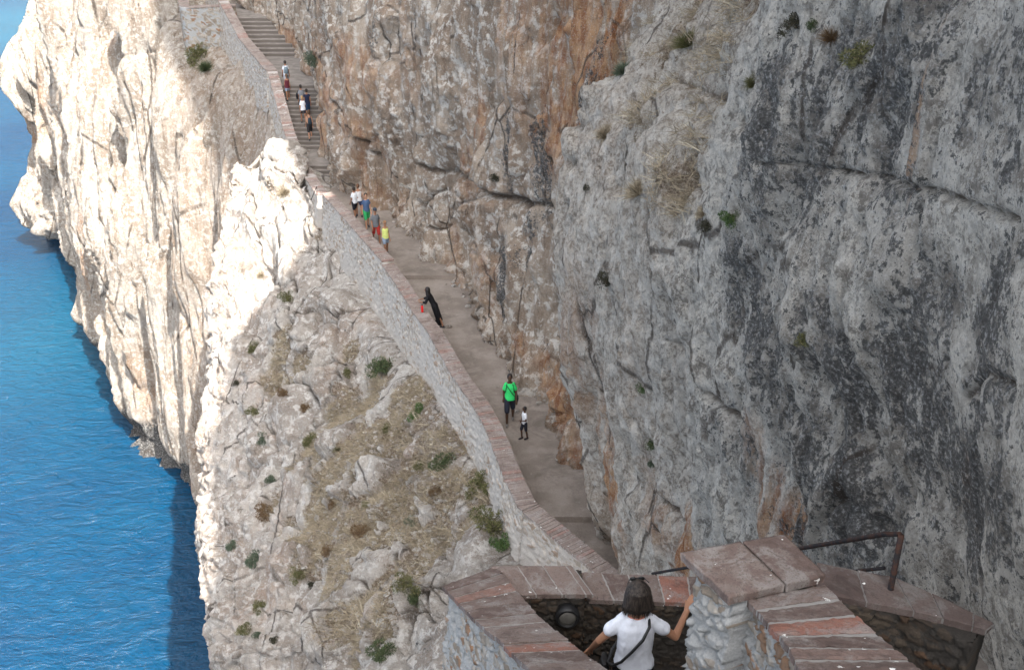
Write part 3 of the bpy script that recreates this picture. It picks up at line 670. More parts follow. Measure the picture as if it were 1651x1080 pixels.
def tiles(name, Lp, Rp, z, ln, th, mat, parent, gap=.008, n=(3, 8), rough=.003, seed=1, zjit=.002, mortar_w=None, jit=.15):
    """cap of tiles laid across; Lp,Rp = matching polylines of (x,y), z per vertex (top)"""
    rs = np.random.RandomState(seed)
    Lp = np.array(Lp, float); Rp = np.array(Rp, float); C = (Lp+Rp)/2
    seg = np.r_[0, np.cumsum(np.linalg.norm(np.diff(C, axis=0), axis=1))]
    z = np.full(len(C), float(z)) if np.ndim(z) == 0 else np.array(z, float)
    def at(s): return (np.array([np.interp(s, seg, Lp[:, 0]), np.interp(s, seg, Lp[:, 1])]), np.array([np.interp(s, seg, Rp[:, 0]), np.interp(s, seg, Rp[:, 1])]), np.interp(s, seg, z))
    V = []; F = []; cell = []; mort = []
    base = 0; s = 0.0
    nu, nv = n
    def block(s0, s1, dz, c, mo, inset, thk):
        nonlocal base
        us = np.r_[0, np.linspace(0, 1, nu), 1]; vs = np.r_[0, np.linspace(0, 1, nv), 1]
        g = np.zeros((len(us), len(vs), 3))
        a0, b0, z0 = at(s0); a1, b1, z1 = at(s1)
        for i, u in enumerate(us):
            L = a0+(a1-a0)*u; R = b0+(b1-b0)*u; zz = z0+(z1-z0)*u
            for j, v in enumerate(vs):
                p = L+(R-L)*(inset+(1-2*inset)*v); border = i in (0, len(us)-1) or j in (0, len(vs)-1)
                edge = i in (1, len(us)-2) or j in (1, len(vs)-2)
                g[i, j] = (p[0], p[1], zz+dz-(thk if border else (.004 if edge else 0)))
        nzv = rs.normal(0, rough, g.shape); nzv[[0, -1]] = nzv[[1, -2]]; nzv[:, [0, -1]] = nzv[:, [1, -2]]
        g += nzv*np.array([1.5, 1.5, .6])
        V.append(g.reshape(-1, 3)); F.append(gridfaces(*g.shape[:2])+base); base += g.shape[0]*g.shape[1]
        cell.append(np.full(g.shape[0]*g.shape[1], c)); mort.append(np.full(g.shape[0]*g.shape[1], mo))
    while s < seg[-1]-.02:
        e = min(s+ln*(1+rs.uniform(-jit, jit)), seg[-1])
        block(s, max(s+.01, e-gap), rs.normal(0, zjit), rs.rand(), 0., rs.uniform(-.008, .008), th)
        s = e
    L_ = 24 if seg[-1] > 8 else 6
    # mortar bed a little below the tile tops
    ss = np.linspace(0, seg[-1], L_*4); g = np.zeros((len(ss), 4, 3))
    for i, q in enumerate(ss):
        L, R, zz = at(q); 
        for j, v in enumerate((.012, .012, .988, .988)): p = L+(R-L)*v; g[i, j] = (p[0], p[1], zz-((.008 if th < .046 else (.020 if ln < .2 or ln > .3 else .010)) if j in (1, 2) else th-.004))
    V.append(g.reshape(-1, 3)); F.append(gridfaces(*g.shape[:2])+base); cell.append(np.full(g.size//3, .5)); mort.append(np.full(g.size//3, 1.))
    me = mesh_np(name, np.concatenate(V), np.concatenate(F), False, {'cell': np.concatenate(cell), 'mort': np.concatenate(mort)})
    return newobj(name, me, mat, parent)
def crop(ylo, yhi, ins=True):
    pts = [(xx, yy) for xx, yy in zip(PLX, PLY) if ylo < yy < yhi]
    return [(float(np.interp(ylo, PLY, PLX)), ylo)]+pts+[(float(np.interp(yhi, PLY, PLX)), yhi)]
def parapet(ylo, yhi, ztop, zbo, label, ln, seed, width=.47, res=.05, amp=.055):
    inner = crop(ylo, yhi)
    # travel from near (low y) to far; outer (-x side) is left of travel
    d = np.array(inner); ctr = rot_offset(d, width/2)
    yy = d[:, 1]
    zt = ztop if np.ndim(ztop) == 0 else np.interp(yy, [a for a, b in ztop], [b for a, b in ztop])
    zb = np.interp(yy, [a for a, b in zbo], [b for a, b in zbo])
    zt = np.full(len(yy), zt) if np.ndim(zt) == 0 else zt
    e = empty('parapet_wall', (float(ctr[0][0]), float(ctr[0][1]), 0), label, 'wall', 'parapet sections along the path')
    e.location = (0, 0, 0)
    P, at = wallbody(ctr, width-.06, zt-.07, zb, np.array([floorz(v) for v in yy])-.4, res, .26, amp, .09, seed)
    # plaster smears
    pl = sstep(-.05, .3, fbm(P[..., 0]*.7+3, P[..., 1]*.7, P[..., 2]*.9, 4)+.10*(32.-P[..., 2]))
    at['mort'] = np.clip(at['mort']+pl*.8, 0, 1)
    wallmesh('wall_body', P, at, M['parapet'], e)
    tiles('brick_cap', rot_offset(d, width+.02), rot_offset(d, -.02), zt, ln, .07, M['cap_far'], e, gap=.016, n=(2, 3), rough=.004, seed=seed, zjit=.005)
    return e
ZB = [(16, 28), (20.2, 30.3), (22, 30.2), (24, 30.0), (26.7, 29.8), (30.2, 29.8), (34.8, 29.2), (39, 28.9), (43.6, 29.3), (47.6, 29.4)]
parapet(20.15, 22.75, [(20, 31.80), (22.8, 32.0)], ZB, 'short curved end of the brick-topped parapet where the path turns to the stairs', .115, 3)
parapet(22.77, 39.4, 32.0, ZB, 'long curving stone parapet with a purple brick top beside the dirt path', .125, 4)
parapet(39.42, 47.4, [(39.4, 32.16), (47.4, 32.36)], ZB, 'raised stretch of parapet with redder bricks and a smooth plaster side', .13, 5)
parapet(48.2, 61.4, [(48.2, 32.0), (53, 32.15), (57, 32.75), (61.4, 35.0)], [(48, 30.2), (53, 30.8), (57, 31.2), (61.4, 32.6)], 'pinkish brick parapet climbing beside the lower stairs', .2, 6, .52, .07)
parapet(61.45, 84, [(61.4, 35.05), (66, 35.1), (70, 35.3), (75.5, 36.8), (84, 37.2)], [(61, 32.6), (66, 32.0), (70, 31.2), (76, 32.0), (84, 33)], 'stone parapet with a stepped flat cap beside the topmost stairs', .8, 7, .60, .07)
# corner terrace at the upper left
e = empty('terrace_wall', (0, 0, 0), 'square stone terrace wall under the top of the stairs, half in sun', 'wall')
a = PY(352, 9, 75.4); b = PY(300, 9, 74.6); c = PY(272, -6, 80)
zt = float(a[2])
tz = zt
poly = [(a[0]+1.2, a[1]), (b[0], b[1]), (b[0]-.6, b[1]+.4), (c[0]-.4, c[1]+3)]
ctr = rot_offset(np.array(poly)[::1], -.35)
P, at = wallbody(ctr[::-1], .6, zt-.08, zt-6.5, zt-6.5, .12, .45, .07, .05, 9)
wallmesh('wall_body', P, at, M['nearwall'], e)
tiles('brick_cap', np.array(poly), rot_offset(np.array(poly), -.7), zt, .35, .09, M['cap_far'], e, seed=11)
print('walls', time.time()-T0)
# ------------------------------------------------------------------ near walls around the switchback
def dz(d): return CAMZ-d
eL = empty('corner_wall', (0, 0, 0), 'tile-topped stone wall in the lower foreground running down from the corner to the bottom edge', 'wall')
Lout = [PZ(714, 944, dz(6.30)), PZ(763, 995, dz(5.95)), PZ(801, 1028, dz(5.65)), PZ(855, 1080, dz(5.15)), PZ(905, 1130, dz(4.7))]
Lin = [PZ(800, 912, dz(6.30)), PZ(862, 985, dz(5.95)), PZ(902, 1020, dz(5.65)), PZ(981, 1080, dz(5.15)), PZ(1060, 1142, dz(4.7))]
Lz = [dz(6.30), dz(5.95), dz(5.65), dz(5.15), dz(4.7)]
lo = np.array(Lout)[:, :2]; li = np.array(Lin)[:, :2]
tiles('tile_cap', lo, li, Lz, .235, .05, M['cap_near'], eL, gap=.020, n=(8, 18), rough=.0016, seed=21, zjit=.003, jit=.25)
cc = (lo+li)/2; wL = float(np.mean(np.linalg.norm(lo-li, axis=1)))
# travel from near to far so that the outer side is on the left
cL = cc[::-1]; zL = np.array(Lz)[::-1]
# straighten end section
P, at = wallbody(cL, .40, zL-.05, zL-3.6, zL-2.6, .016, .15, .035, .10, 31)
wallmesh('wall_body', P, at, M['nearwall'], eL)
eM = empty('landing_wall', (0, 0, 0), 'low tile-topped wall across the landing behind the woman in the white shirt', 'wall')
def quadcap(pts, zt, ln, seed, par, name='tile_cap', th=.05, mat='cap_near', **k):
    L = [PZ(*p, zt)[:2] for p in pts[0]]; R = [PZ(*p, zt)[:2] for p in pts[1]]
    return tiles(name, L, R, zt, ln, th, M[mat], par, gap=.016, n=(8, 16), rough=.0015, seed=seed, zjit=.003, **k), L, R
_, L1, R1 = quadcap([[(792, 912), (924, 911)], [(820, 958), (957, 957)]], dz(6.28), .235, 52, eM)
_, L2, R2 = quadcap([[(926, 921), (1180, 931)], [(950, 965), (1180, 973)]], dz(6.41), .25, 23, eM)
c1 = (np.array(L1)+np.array(R1))/2; c2 = (np.array(L2)+np.array(R2))/2
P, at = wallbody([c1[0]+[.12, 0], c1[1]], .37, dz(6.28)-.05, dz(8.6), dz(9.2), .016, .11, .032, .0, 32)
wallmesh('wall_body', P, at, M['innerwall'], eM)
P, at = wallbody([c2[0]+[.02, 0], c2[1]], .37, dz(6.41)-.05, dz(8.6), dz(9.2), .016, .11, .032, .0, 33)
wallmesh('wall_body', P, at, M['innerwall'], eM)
# pillar and the wall that climbs from it towards the camera
eR = empty('stone_pillar_wall', (0, 0, 0), 'rough stone wall end with a big flat tile top at lower right, lime splashed', 'wall')
zs_ = dz(3.50)
sl = [PZ(1097, 889, zs_), PZ(1265, 859, zs_), PZ(1332, 925, zs_), PZ(1176, 962, zs_)]
def slab(name, q0, q1, q2, q3, zt, th, mat, par, cell, seed):
    rs = np.random.RandomState(seed); nu, nv = 26, 26
    us = np.r_[0, 0, np.linspace(0, 1, nu), 1, 1]; vs = np.r_[0, 0, np.linspace(0, 1, nv), 1, 1]
    g = np.zeros((len(us), len(vs), 3))
    for i, u in enumerate(us):
        for j, v in enumerate(vs):
            p = (q0*(1-u)+q1*u)*(1-v)+(q3*(1-u)+q2*u)*v
            lv = min(i, len(us)-1-i, j, len(vs)-1-j)
            g[i, j] = (p[0], p[1], zt-(th if lv == 0 else (.012 if lv == 1 else (.003 if lv == 2 else 0))))
    c = g[..., :2].mean((0, 1))
    for i in range(len(us)):
        for j in range(len(vs)):
            if min(i, len(us)-1-i, j, len(vs)-1-j) == 0: g[i, j, :2] = c+(g[i, j, :2]-c)*.985
    w = fbm(g[..., 0]*9, g[..., 1]*9, g[..., 2]*2, 4)
    g[..., 2] += w*.006; e_ = fbm(g[..., 0]*14+3, g[..., 1]*14, g[..., 2]*4, 3)
    out = (g[..., :2]-c); out /= np.maximum(np.linalg.norm(out, axis=-1, keepdims=True), 1e-6)
    bd = np.zeros(g.shape[:2]); bd[:3] = 1; bd[-3:] = 1; bd[:, :3] = 1; bd[:, -3:] = 1
    g[..., :2] += out*(e_*bd*.012)[..., None]
    bot = g[:1].copy()
    me = mesh_np(name, g.reshape(-1, 3), gridfaces(*g.shape[:2]), True, {'cell': np.full(g.size//3, cell), 'mort': np.zeros(g.size//3)})
    return newobj(name, me, M[mat], par)
A_, B_, C_, D_ = sl
def lerp(a, b, t): return a*(1-t)+b*t
slab('cap_slab', A_[:2], lerp(A_, B_, .57)[:2], lerp(D_, C_, .57)[:2], D_[:2], zs_, .055, 'cap_near', eR, .35, 1)
slab('cap_slab', lerp(A_, B_, .595)[:2], B_[:2], C_[:2], lerp(D_, C_, .595)[:2], zs_-.004, .055, 'cap_near', eR, .1, 2)
Rl = [PZ(1203, 964, dz(3.56)), PZ(1243, 1009, dz(3.42)), PZ(1268, 1035, dz(3.33)), PZ(1290, 1080, dz(3.18)), PZ(1312, 1130, dz(3.02))]
Rr = [PZ(1332, 941, dz(3.56)), PZ(1388, 998, dz(3.42)), PZ(1436, 1038, dz(3.33)), PZ(1487, 1080, dz(3.18)), PZ(1545, 1130, dz(3.02))]
zR = [dz(3.56), dz(3.42), dz(3.33), dz(3.18), dz(3.02)]
tiles('tile_cap', np.array(Rl)[:, :2], np.array(Rr)[:, :2], zR, .16, .045, M['cap_near'], eR, gap=.032, n=(7, 22), rough=.0022, seed=24, zjit=.0015, jit=.2)
cr = (np.array(Rl)[:, :2]+np.array(Rr)[:, :2])/2
wR = float(np.linalg.norm(np.array(Rl)[1, :2]-np.array(Rr)[1, :2]))
# travel far -> near would put outer on right; go near -> far with -x side left
P, at = wallbody(cr[::-1], wR*.86, np.array(zR)[::-1]-.045, dz(6.5), dz(6.5), .012, .12, .034, .03, 41)
wallmesh('wall_body', P, at, M['nearwall'], eR)
pc = [lerp(lerp(D_, C_, .5), lerp(A_, B_, .5), t)[:2] for t in (.08, .92)]
P, at = wallbody(pc, float(np.linalg.norm(A_-B_))*.84, zs_-.05, dz(7.4), dz(7.4), .012, .12, .038, .015, 43)
# round the plan of the pillar end
wallmesh('pillar_body', P, at, M['nearwall'], eR)
# lower flight wall with the dark tile cap at the right
eT = empty('lower_flight_wall', (0, 0, 0), 'dark stone wall with a smooth brown tile top meeting the cliff at lower right', 'wall')
zt = dz(4.30)
TL = [PZ(1318, 905, zt), PZ(1454, 932, zt), PZ(1606, 1000, zt+.02)]; TR = [PZ(1318, 953, zt), PZ(1487, 987, zt), PZ(1592, 1014, zt)]
TL = [np.r_[p[:2]] for p in TL]; TR = [np.r_[p[:2]] for p in TR]
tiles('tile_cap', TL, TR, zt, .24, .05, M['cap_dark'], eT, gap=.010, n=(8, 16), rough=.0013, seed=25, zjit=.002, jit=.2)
ct = (np.array(TL)+np.array(TR))/2
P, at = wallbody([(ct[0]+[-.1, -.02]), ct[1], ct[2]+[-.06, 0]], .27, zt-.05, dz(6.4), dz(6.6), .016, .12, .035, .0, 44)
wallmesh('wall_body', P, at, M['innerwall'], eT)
# landing and steps inside the switchback
prof = []
yy, zz = 2.4, dz(3.72)
Vv = []
while yy < 7.8:
    prof.append((yy, zz)); yy += .28; prof.append((yy, zz)); zz -= .205
prof.append((8.3, zz))
pr = np.array(prof); xs = np.linspace(-.35, 1.45, 30)
g = np.zeros((len(pr), 30, 3)); g[..., 0] = xs[None]; g[..., 1] = pr[:, :1]; g[..., 2] = pr[:, 1:]
g[..., 2] += .01*fbm(g[..., 0]*5, g[..., 1]*5, g[..., 2], 3)
def steps_near(y):
    return float(np.interp(y, pr[:, 0]+np.arange(len(pr))*1e-6, pr[:, 1]))
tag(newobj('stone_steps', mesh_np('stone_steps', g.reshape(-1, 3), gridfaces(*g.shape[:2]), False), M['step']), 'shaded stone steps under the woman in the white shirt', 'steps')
g = np.zeros((30, 40, 3)); g[..., 0] = np.linspace(1.9, 4.6, 30)[:, None]; g[..., 1] = np.linspace(4.0, 7.4, 40)[None]
g[..., 2] = dz(6.15)+.01*fbm(g[..., 0]*5, g[..., 1]*5, 0*g[..., 0], 3)
tag(newobj('lower_landing', mesh_np('lower_landing', g.reshape(-1, 3), gridfaces(30, 40), False), M['path']), kind='structure')
print('near', time.time()-T0)
# ================================================================== PART 2: plants
def full_bvh(P, su=1, sv=1): return coarse_bvh(P, su, sv)
bv_ab = full_bvh(ABD[:, :], 2, 2); bv_e = full_bvh(ED, 2, 2); bv_f = full_bvh(FD, 2, 2)
def cast(px, py):
    best = None
    for b in (bv_ab, bv_e, bv_f):
        p, nrm, d = hit(b, px, py)
        if p is not None and (best is None or d < best[2]):
            if nrm @ ray(px, py) > 0: nrm = -nrm
            best = (p, nrm, d)
    return best
rs = np.random.RandomState(5)
def blades(P, Dr, Ln, Wd, bend, segs=2):
    """flat tapering blades; P roots (n,3), Dr unit dirs, Ln, Wd (n,)"""
    n = len(P); side = np.cross(Dr, rs.normal(size=(n, 3))); side /= np.maximum(np.linalg.norm(side, axis=1)[:, None], 1e-6)
    up = rs.normal(size=(n, 3))*.5+np.array([0, 0, -1.0])
    V = []
    for k in range(segs+1):
        t = k/segs; c = P+Dr*(Ln*t)[:, None]+up*(bend*Ln*t*t)[:, None]
        w = (Wd*(1-t*.85)*.5)[:, None]
        V += [c-side*w, c+side*w]
    V = np.stack(V, 1).reshape(-1, 3); b = np.arange(n)[:, None]*(2*(segs+1))
    F = np.concatenate([np.stack([b[:, 0]+2*k, b[:, 0]+2*k+1, b[:, 0]+2*k+3, b[:, 0]+2*k+2], 1) for k in range(segs)])
    return V, F, 2*(segs+1)
def shrub_mesh(kind, n, seed):
    global rs
    rs = np.random.RandomState(seed)
    if kind == 'tuft':
        a = rs.uniform(0, 2*np.pi, n); el = rs.uniform(.35, 1.5, n)
        Dr = np.stack([np.cos(a)*np.cos(el), np.sin(a)*np.cos(el), np.sin(el)], 1)
        P = np.stack([np.cos(a), np.sin(a), 0*a], 1)*rs.uniform(0, .35, n)[:, None]
        V, F, k = blades(P, Dr, rs.uniform(.5, 1.15, n), rs.uniform(.03, .06, n), .18)
    else:
        # leaf sprays on an uneven dome made of several lobes
        lob = rs.normal(size=(9, 3))*np.array([.42, .42, .22])+np.array([0, 0, .42]); lr = rs.uniform(.28, .5, 9)
        L = rs.randint(0, 9, n); d = rs.normal(size=(n, 3)); d /= np.linalg.norm(d, axis=1)[:, None]
        P = lob[L]+d*(lr[L]*rs.uniform(.45, 1.08, n)**.6)[:, None]; P[:, 2] = np.abs(P[:, 2])
        Dr = d+rs.normal(size=(n, 3))*.5+np.array([0, 0, .3]); Dr /= np.linalg.norm(Dr, axis=1)[:, None]
        V, F, k = blades(P, Dr, rs.uniform(.10, .22, n), rs.uniform(.04, .085, n), .15)
    cell = np.repeat(rs.rand(n), k)
    return mesh_np('foliage', V, F, False, {'cell': cell})
def stem_mesh(seed):
    r = np.random.RandomState(seed); V = []; F = []; b = 0
    for i in range(9):
        a = r.uniform(0, 6.28); t = np.array([np.cos(a)*.45, np.sin(a)*.45, r.uniform(.4, .7)]); w = .028
        for k, (c, ww) in enumerate(((np.zeros(3), w), (t*.55+np.array([0, 0, .08]), w*.7), (t, w*.25))):
            for q in range(4): V.append(c+np.array([np.cos(q*1.57), np.sin(q*1.57), 0])*ww)
        for k in range(2):
            for q in range(4): F.append([b+k*4+q, b+k*4+(q+1) % 4, b+k*4+4+(q+1) % 4, b+k*4+4+q])
        b += 12
    return mesh_np('stem', np.array(V), np.array(F), False)
SH = {}
def shrub(px, py, rpx, kind, matn, label, name='shrub', squash=1., seedv=0):
    h = cast(px, py+rpx*.45)
    if h is None: print('miss', px, py); return
    p, nrm, d = h; dep = d*.97; r = rpx/FPX*dep
    key = (kind, matn, seedv % 3)
    if key not in SH:
        m = shrub_mesh(kind, 620 if kind == 'tuft' else 1500, 100+len(SH)); m.materials.append(M[matn])
        sm = stem_mesh(50+len(SH)); sm.materials.append(M['twig']); SH[key] = (m, sm)
    m, sm = SH[key]
    root = empty(name, tuple(p-nrm*r*.12), label, 'plant' if name != 'grass_tuft' else 'grass tuft')
    up = Vector((0, 0, 1))*.75+Vector(nrm)*.6
    root.rotation_euler = up.to_track_quat('Z', 'Y').to_euler(); root.rotation_euler.rotate_axis('Z', (px*7+py) % 6.28)
    sc = r*(1.25 if kind == 'tuft' else 1.32); root.scale = (sc, sc, sc*1.05*squash)
    f = link(bpy.data.objects.new('foliage', m), root); s_ = link(bpy.data.objects.new('stem', sm), root)
PL = [
 (620, 592, 19, 'bush', 'leaf_green', 'rounded green shrub at the foot of the long parapet, just below its plastered face'),
 (773, 775, 21, 'bush', 'leaf_olive', 'brownish olive shrub against the parapet base, upper of the two large ones there'),
 (787, 838, 21, 'bush', 'leaf_olive', 'big rounded dark olive shrub against the parapet base, directly above a small bright one'),
 (806, 873, 14, 'bush', 'leaf_bright', 'small bright green shrub by the parapet base, nearest to the corner wall'),
 (716, 745, 16, 'bush', 'leaf_green', 'spreading green shrub on grassy soil left of the brownish parapet shrub'),
 (672, 665, 12, 'bush', 'leaf_bright', 'small bright shrub on stony soil below the rounded green parapet shrub'),
 (545, 384, 15, 'bush', 'leaf_green', 'green shrub growing over a boulder beside the raised parapet end'),
 (566, 390, 10, 'tuft', 'leaf_brown', 'brown dry clump on the boulder beside the raised parapet, right of the green shrub'),
 (462, 478, 9, 'bush', 'leaf_olive', 'narrow olive plant in the cleft between boulders near the sunlit ridge'),
 (558, 598, 7, 'bush', 'leaf_olive', 'tiny olive plant under the split boulders below the parapet'),
 (408, 562, 9, 'bush', 'leaf_olive', 'olive plant at the upper left rim of the shaded slope'),
 (454, 634, 8, 'bush', 'leaf_brown', 'small brown bush in a rock pocket on the upper left slope'),
 (381, 618, 5, 'bush', 'leaf_dark', 'tiny dark tuft on bare rock next to the shadow edge'),
 (412, 662, 8, 'bush', 'leaf_olive', 'flat brown-green clump in a crack of the pale left slabs'),
 (423, 706, 7, 'bush', 'leaf_grey', 'little grey green plant low in the long crack of the left slabs'),
 (490, 656, 7, 'bush', 'leaf_brown', 'small rusty tuft on a ledge left of the straw covered soil'),
 (437, 770, 8, 'bush', 'leaf_grey', 'grey green plant beside the smooth rounded slab at mid left'),
 (424, 826, 13, 'bush', 'leaf_brown', 'brown and olive bush in the hollow between two pale slabs'),
 (373, 880, 9, 'bush', 'leaf_grey', 'upright grey green plant hugging the cliff edge rock'),
 (408, 900, 13, 'bush', 'leaf_grey', 'grey green bush spilling down the pale slab near the cliff edge'),
 (480, 925, 10, 'bush', 'leaf_olive', 'olive bush in the groove between the two lower pale slabs'),
 (503, 941, 6, 'bush', 'leaf_dark', 'little dark reddish tuft beside the lower groove'),
 (415, 977, 9, 'bush', 'leaf_olive', 'yellowish olive cushion plant low on the left slab'),
 (393, 1014, 9, 'bush', 'leaf_olive', 'olive cushion plant close to the lower left cliff edge'),
 (417, 1022, 7, 'bush', 'leaf_grey', 'small grey cushion plant just right of the low olive cushion'),
 (441, 1030, 6, 'bush', 'leaf_dark', 'dark speck of a plant on the bare lower slab'),
 (652, 940, 15, 'bush', 'leaf_olive', 'long olive bush leaning over the pale rock left of the corner wall'),
 (669, 962, 11, 'bush', 'leaf_green', 'dark green bush under the long olive bush left of the corner wall'),
 (617, 1048, 17, 'bush', 'leaf_green', 'dark green shrub at the bottom edge of the picture'),
 (583, 858, 14, 'bush', 'leaf_brown', 'bushy brown shrub above the split rock in the middle of the slope'),
 (591, 815, 9, 'bush', 'leaf_olive', 'small olive shrub in the rock cleft at the middle of the slope'),
 (540, 810, 8, 'bush', 'leaf_brown', 'reddish brown tuft in the straw at the middle of the slope'),
 (530, 886, 9, 'bush', 'leaf_brown', 'brown bush in the straw beside small grey stones'),
 (625, 692, 8, 'bush', 'leaf_olive', 'low olive clump on the upper edge of the straw slope'),
 (685, 748, 9, 'bush', 'leaf_olive', 'olive clump in the straw left of the spreading green shrub'),
 (704, 790, 9, 'bush', 'leaf_brown', 'dry brown clump between straw and pale rubble'),
 (500, 712, 12, 'bush', 'leaf_olive', 'olive bush at the left rim of the straw slope'),
 (545, 722, 8, 'tuft', 'leaf_olive', 'olive grass clump on the upper straw slope'),
 (664, 842, 8, 'bush', 'leaf_grey', 'grey green clump on the stones above the fractured boulder'),
 (320, 84, 16, 'bush', 'leaf_olive', 'olive plant under the corner terrace wall'),
 (332, 106, 12, 'tuft', 'leaf_green', 'green tuft hanging below the olive plant at the terrace'),
 (458, 306, 12, 'tuft', 'straw', 'yellow dry tuft on the sunlit ridge beside the stair parapet'),
 (421, 441, 8, 'tuft', 'straw', 'yellow dry tuft on the bright sunlit rock face'),
 (799, 285, 8, 'bush', 'leaf_dark', 'dark round plant clinging alone to the middle of the tall cliff'),
 (982, 450, 14, 'bush', 'leaf_dark', 'dark round plant on the edge of the grey buttress'),
 (508, 95, 13, 'bush', 'leaf_grey', 'dark green plant under the overhang beside the upper stairs'),
 (947, 300, 7, 'bush', 'leaf_dark', 'small dark plant in the shadowed seam beside the buttress edge'),
 (1275, 35, 15, 'bush', 'leaf_dark', 'dark brown bush at the top of the grey cliff'),
 (1310, 42, 8, 'bush', 'leaf_green', 'small green plant next to the dark bush at the cliff top'),
 (1340, 55, 17, 'tuft', 'leaf_brown', 'brown dry clump in the dark hollow at the cliff top'),
 (1388, 92, 22, 'bush', 'leaf_olive', 'wide brown and olive cushion in the grey cliff, highest at the right'),
 (1215, 130, 15, 'tuft', 'leaf_olive', 'olive grass clump at the right end of the straw ledge'),
 (1108, 62, 22, 'tuft', 'leaf_olive', 'big olive grass clump in the middle of the straw ledge'),
 (1003, 110, 15, 'tuft', 'leaf_grey', 'grey green clump at the left rim of the straw ledge'),
 (975, 212, 17, 'tuft', 'straw', 'straw coloured tuft on the rounded edge of the buttress'),
 (1028, 300, 24, 'tuft', 'straw', 'large straw and brown tuft hanging on the buttress face'),
 (1183, 350, 14, 'bush', 'leaf_bright', 'bright green plant on the grey cliff beside a dark one'),
 (1141, 366, 11, 'bush', 'leaf_dark', 'dark plant just left of the bright green cliff plant'),
 (1133, 340, 13, 'tuft', 'straw', 'dry pale tuft above the dark cliff plant'),
 (1035, 624, 8, 'bush', 'leaf_bright', 'small green plant in the crack of the cliff above the path bend'),
 (1052, 716, 9, 'bush', 'leaf_green', 'green plant lower in the same cliff crack'),
 (1051, 745, 8, 'bush', 'leaf_grey', 'blue green plant at the bottom of the plant filled crack'),
 (1300, 545, 12, 'bush', 'leaf_olive', 'olive plant in a notch in the middle of the grey cliff'),
]
for i, (px, py, r, k, m, lab) in enumerate(PL):
    shrub(px, py, r, k, m, lab, 'grass_tuft' if k == 'tuft' else 'shrub', 1., i)
# dry grass (nobody could count it)
def scatter_grass(P, mask, n, name, label, ln=(.14, .42), wd=(.010, .022), seed=3):
    global rs
    rs = np.random.RandomState(seed)
    a = P[:-1, :-1]; A = np.linalg.norm(np.cross(P[1:, :-1]-a, P[:-1, 1:]-a), axis=-1)*mask[:-1, :-1]
    pr = A.ravel()/A.sum(); idx = rs.choice(pr.size, n//14, p=pr); i, j = np.unravel_index(idx, A.shape)
    u, v = rs.rand(len(i), 1), rs.rand(len(i), 1)
    C = P[i, j]*(1-u)*(1-v)+P[i+1, j]*u*(1-v)+P[i, j+1]*(1-u)*v+P[i+1, j+1]*u*v
    az = rs.uniform(0, 6.28, len(i)); tone = rs.rand(len(i))
    R = np.repeat(C, 14, 0)+rs.normal(size=(len(i)*14, 3))*np.array([.07, .07, .01])
    a2 = np.repeat(az, 14)+rs.normal(0, .9, len(R)); el = rs.uniform(-.15, .95, len(R))
    Dr = np.stack([np.cos(a2)*np.cos(el), np.sin(a2)*np.cos(el), np.sin(el)], 1)
    V, F, k = blades(R, Dr, rs.uniform(*ln, len(R)), rs.uniform(*wd, len(R)), .2)
    cell = np.repeat(np.clip(np.repeat(tone, 14)*.7+rs.rand(len(R))*.4-.05, 0, 1), k)
    o = newobj(name, mesh_np(name, V, F, False, {'cell': cell}), M['straw']); tag(o, label, 'dry grass', kind='stuff')
gm = sstep(.45, .75, ES+.35*fbm(ED[..., 0]*1.2, ED[..., 1]*1.2, ED[..., 2]*1.2, 3)); gm[:, int(gm.shape[1]*.8):] = 0
scatter_grass(ED, gm, 75000, 'dry_grass', 'matted dry straw grass covering the soil of the slope below the parapet')
yA = ABD[..., 1]; zA = ABD[..., 2]
lm = AS*sstep(.25, .5, AS)*sstep(.1, -.1, fbm(ABD[..., 0]*.9, yA*.9, zA*.9, 3)-.15)
scatter_grass(ABD, lm, 9000, 'ledge_grass', 'long pale straw lying on the ledge at the top of the buttress', (.2, .5), (.006, .013), 4)
def scree(P, mask, n, name, label, rr, seed):
    q = np.random.RandomState(seed); A = mask[:-1, :-1]*np.linalg.norm(np.cross(P[1:, :-1]-P[:-1, :-1], P[:-1, 1:]-P[:-1, :-1]), axis=-1)
    idx = q.choice(A.size, n, p=(A/A.sum()).ravel()); i, j = np.unravel_index(idx, A.shape); C = P[i, j]
    bm = bmesh.new(); bmesh.ops.create_icosphere(bm, subdivisions=1, radius=1.); bv = np.array([v.co for v in bm.verts]); bf = np.array([[v.index for v in f.verts] for f in bm.faces]); bm.free()
    r = rr[0]+(rr[1]-rr[0])*q.rand(n)**3
    V = bv[None]*(1+q.uniform(-.3, .3, (n, len(bv), 1)))*q.uniform(.6, 1.3, (n, 1, 3))*np.array([1, 1, .7])*r[:, None, None]+C[:, None]
    F = bf[None]+(np.arange(n)*len(bv))[:, None, None]
    me = mesh_np(name, V.reshape(-1, 3), F.reshape(-1, 3), False)
    for k_ in ('orange', 'dark', 'cool', 'soil', 'crack'): me.attributes.new(k_, 'FLOAT', 'POINT')
    tag(newobj(name, me, M['slope']), label, 'gravel', kind='stuff')
scree(ED, gm, 11000, 'scree', 'pale stone chips scattered through the dry grass on the slope', (.015, .11), 5)
pm_ = np.exp(-((ABD[..., 2]-31.15)/.2)**2)*(ABD[..., 1] > 20)*(ABD[..., 1] < 52)
scree(ABD, pm_, 1500, 'wall_foot_gravel', 'grit and stone chips along the foot of the cliff beside the path', (.01, .07), 6)
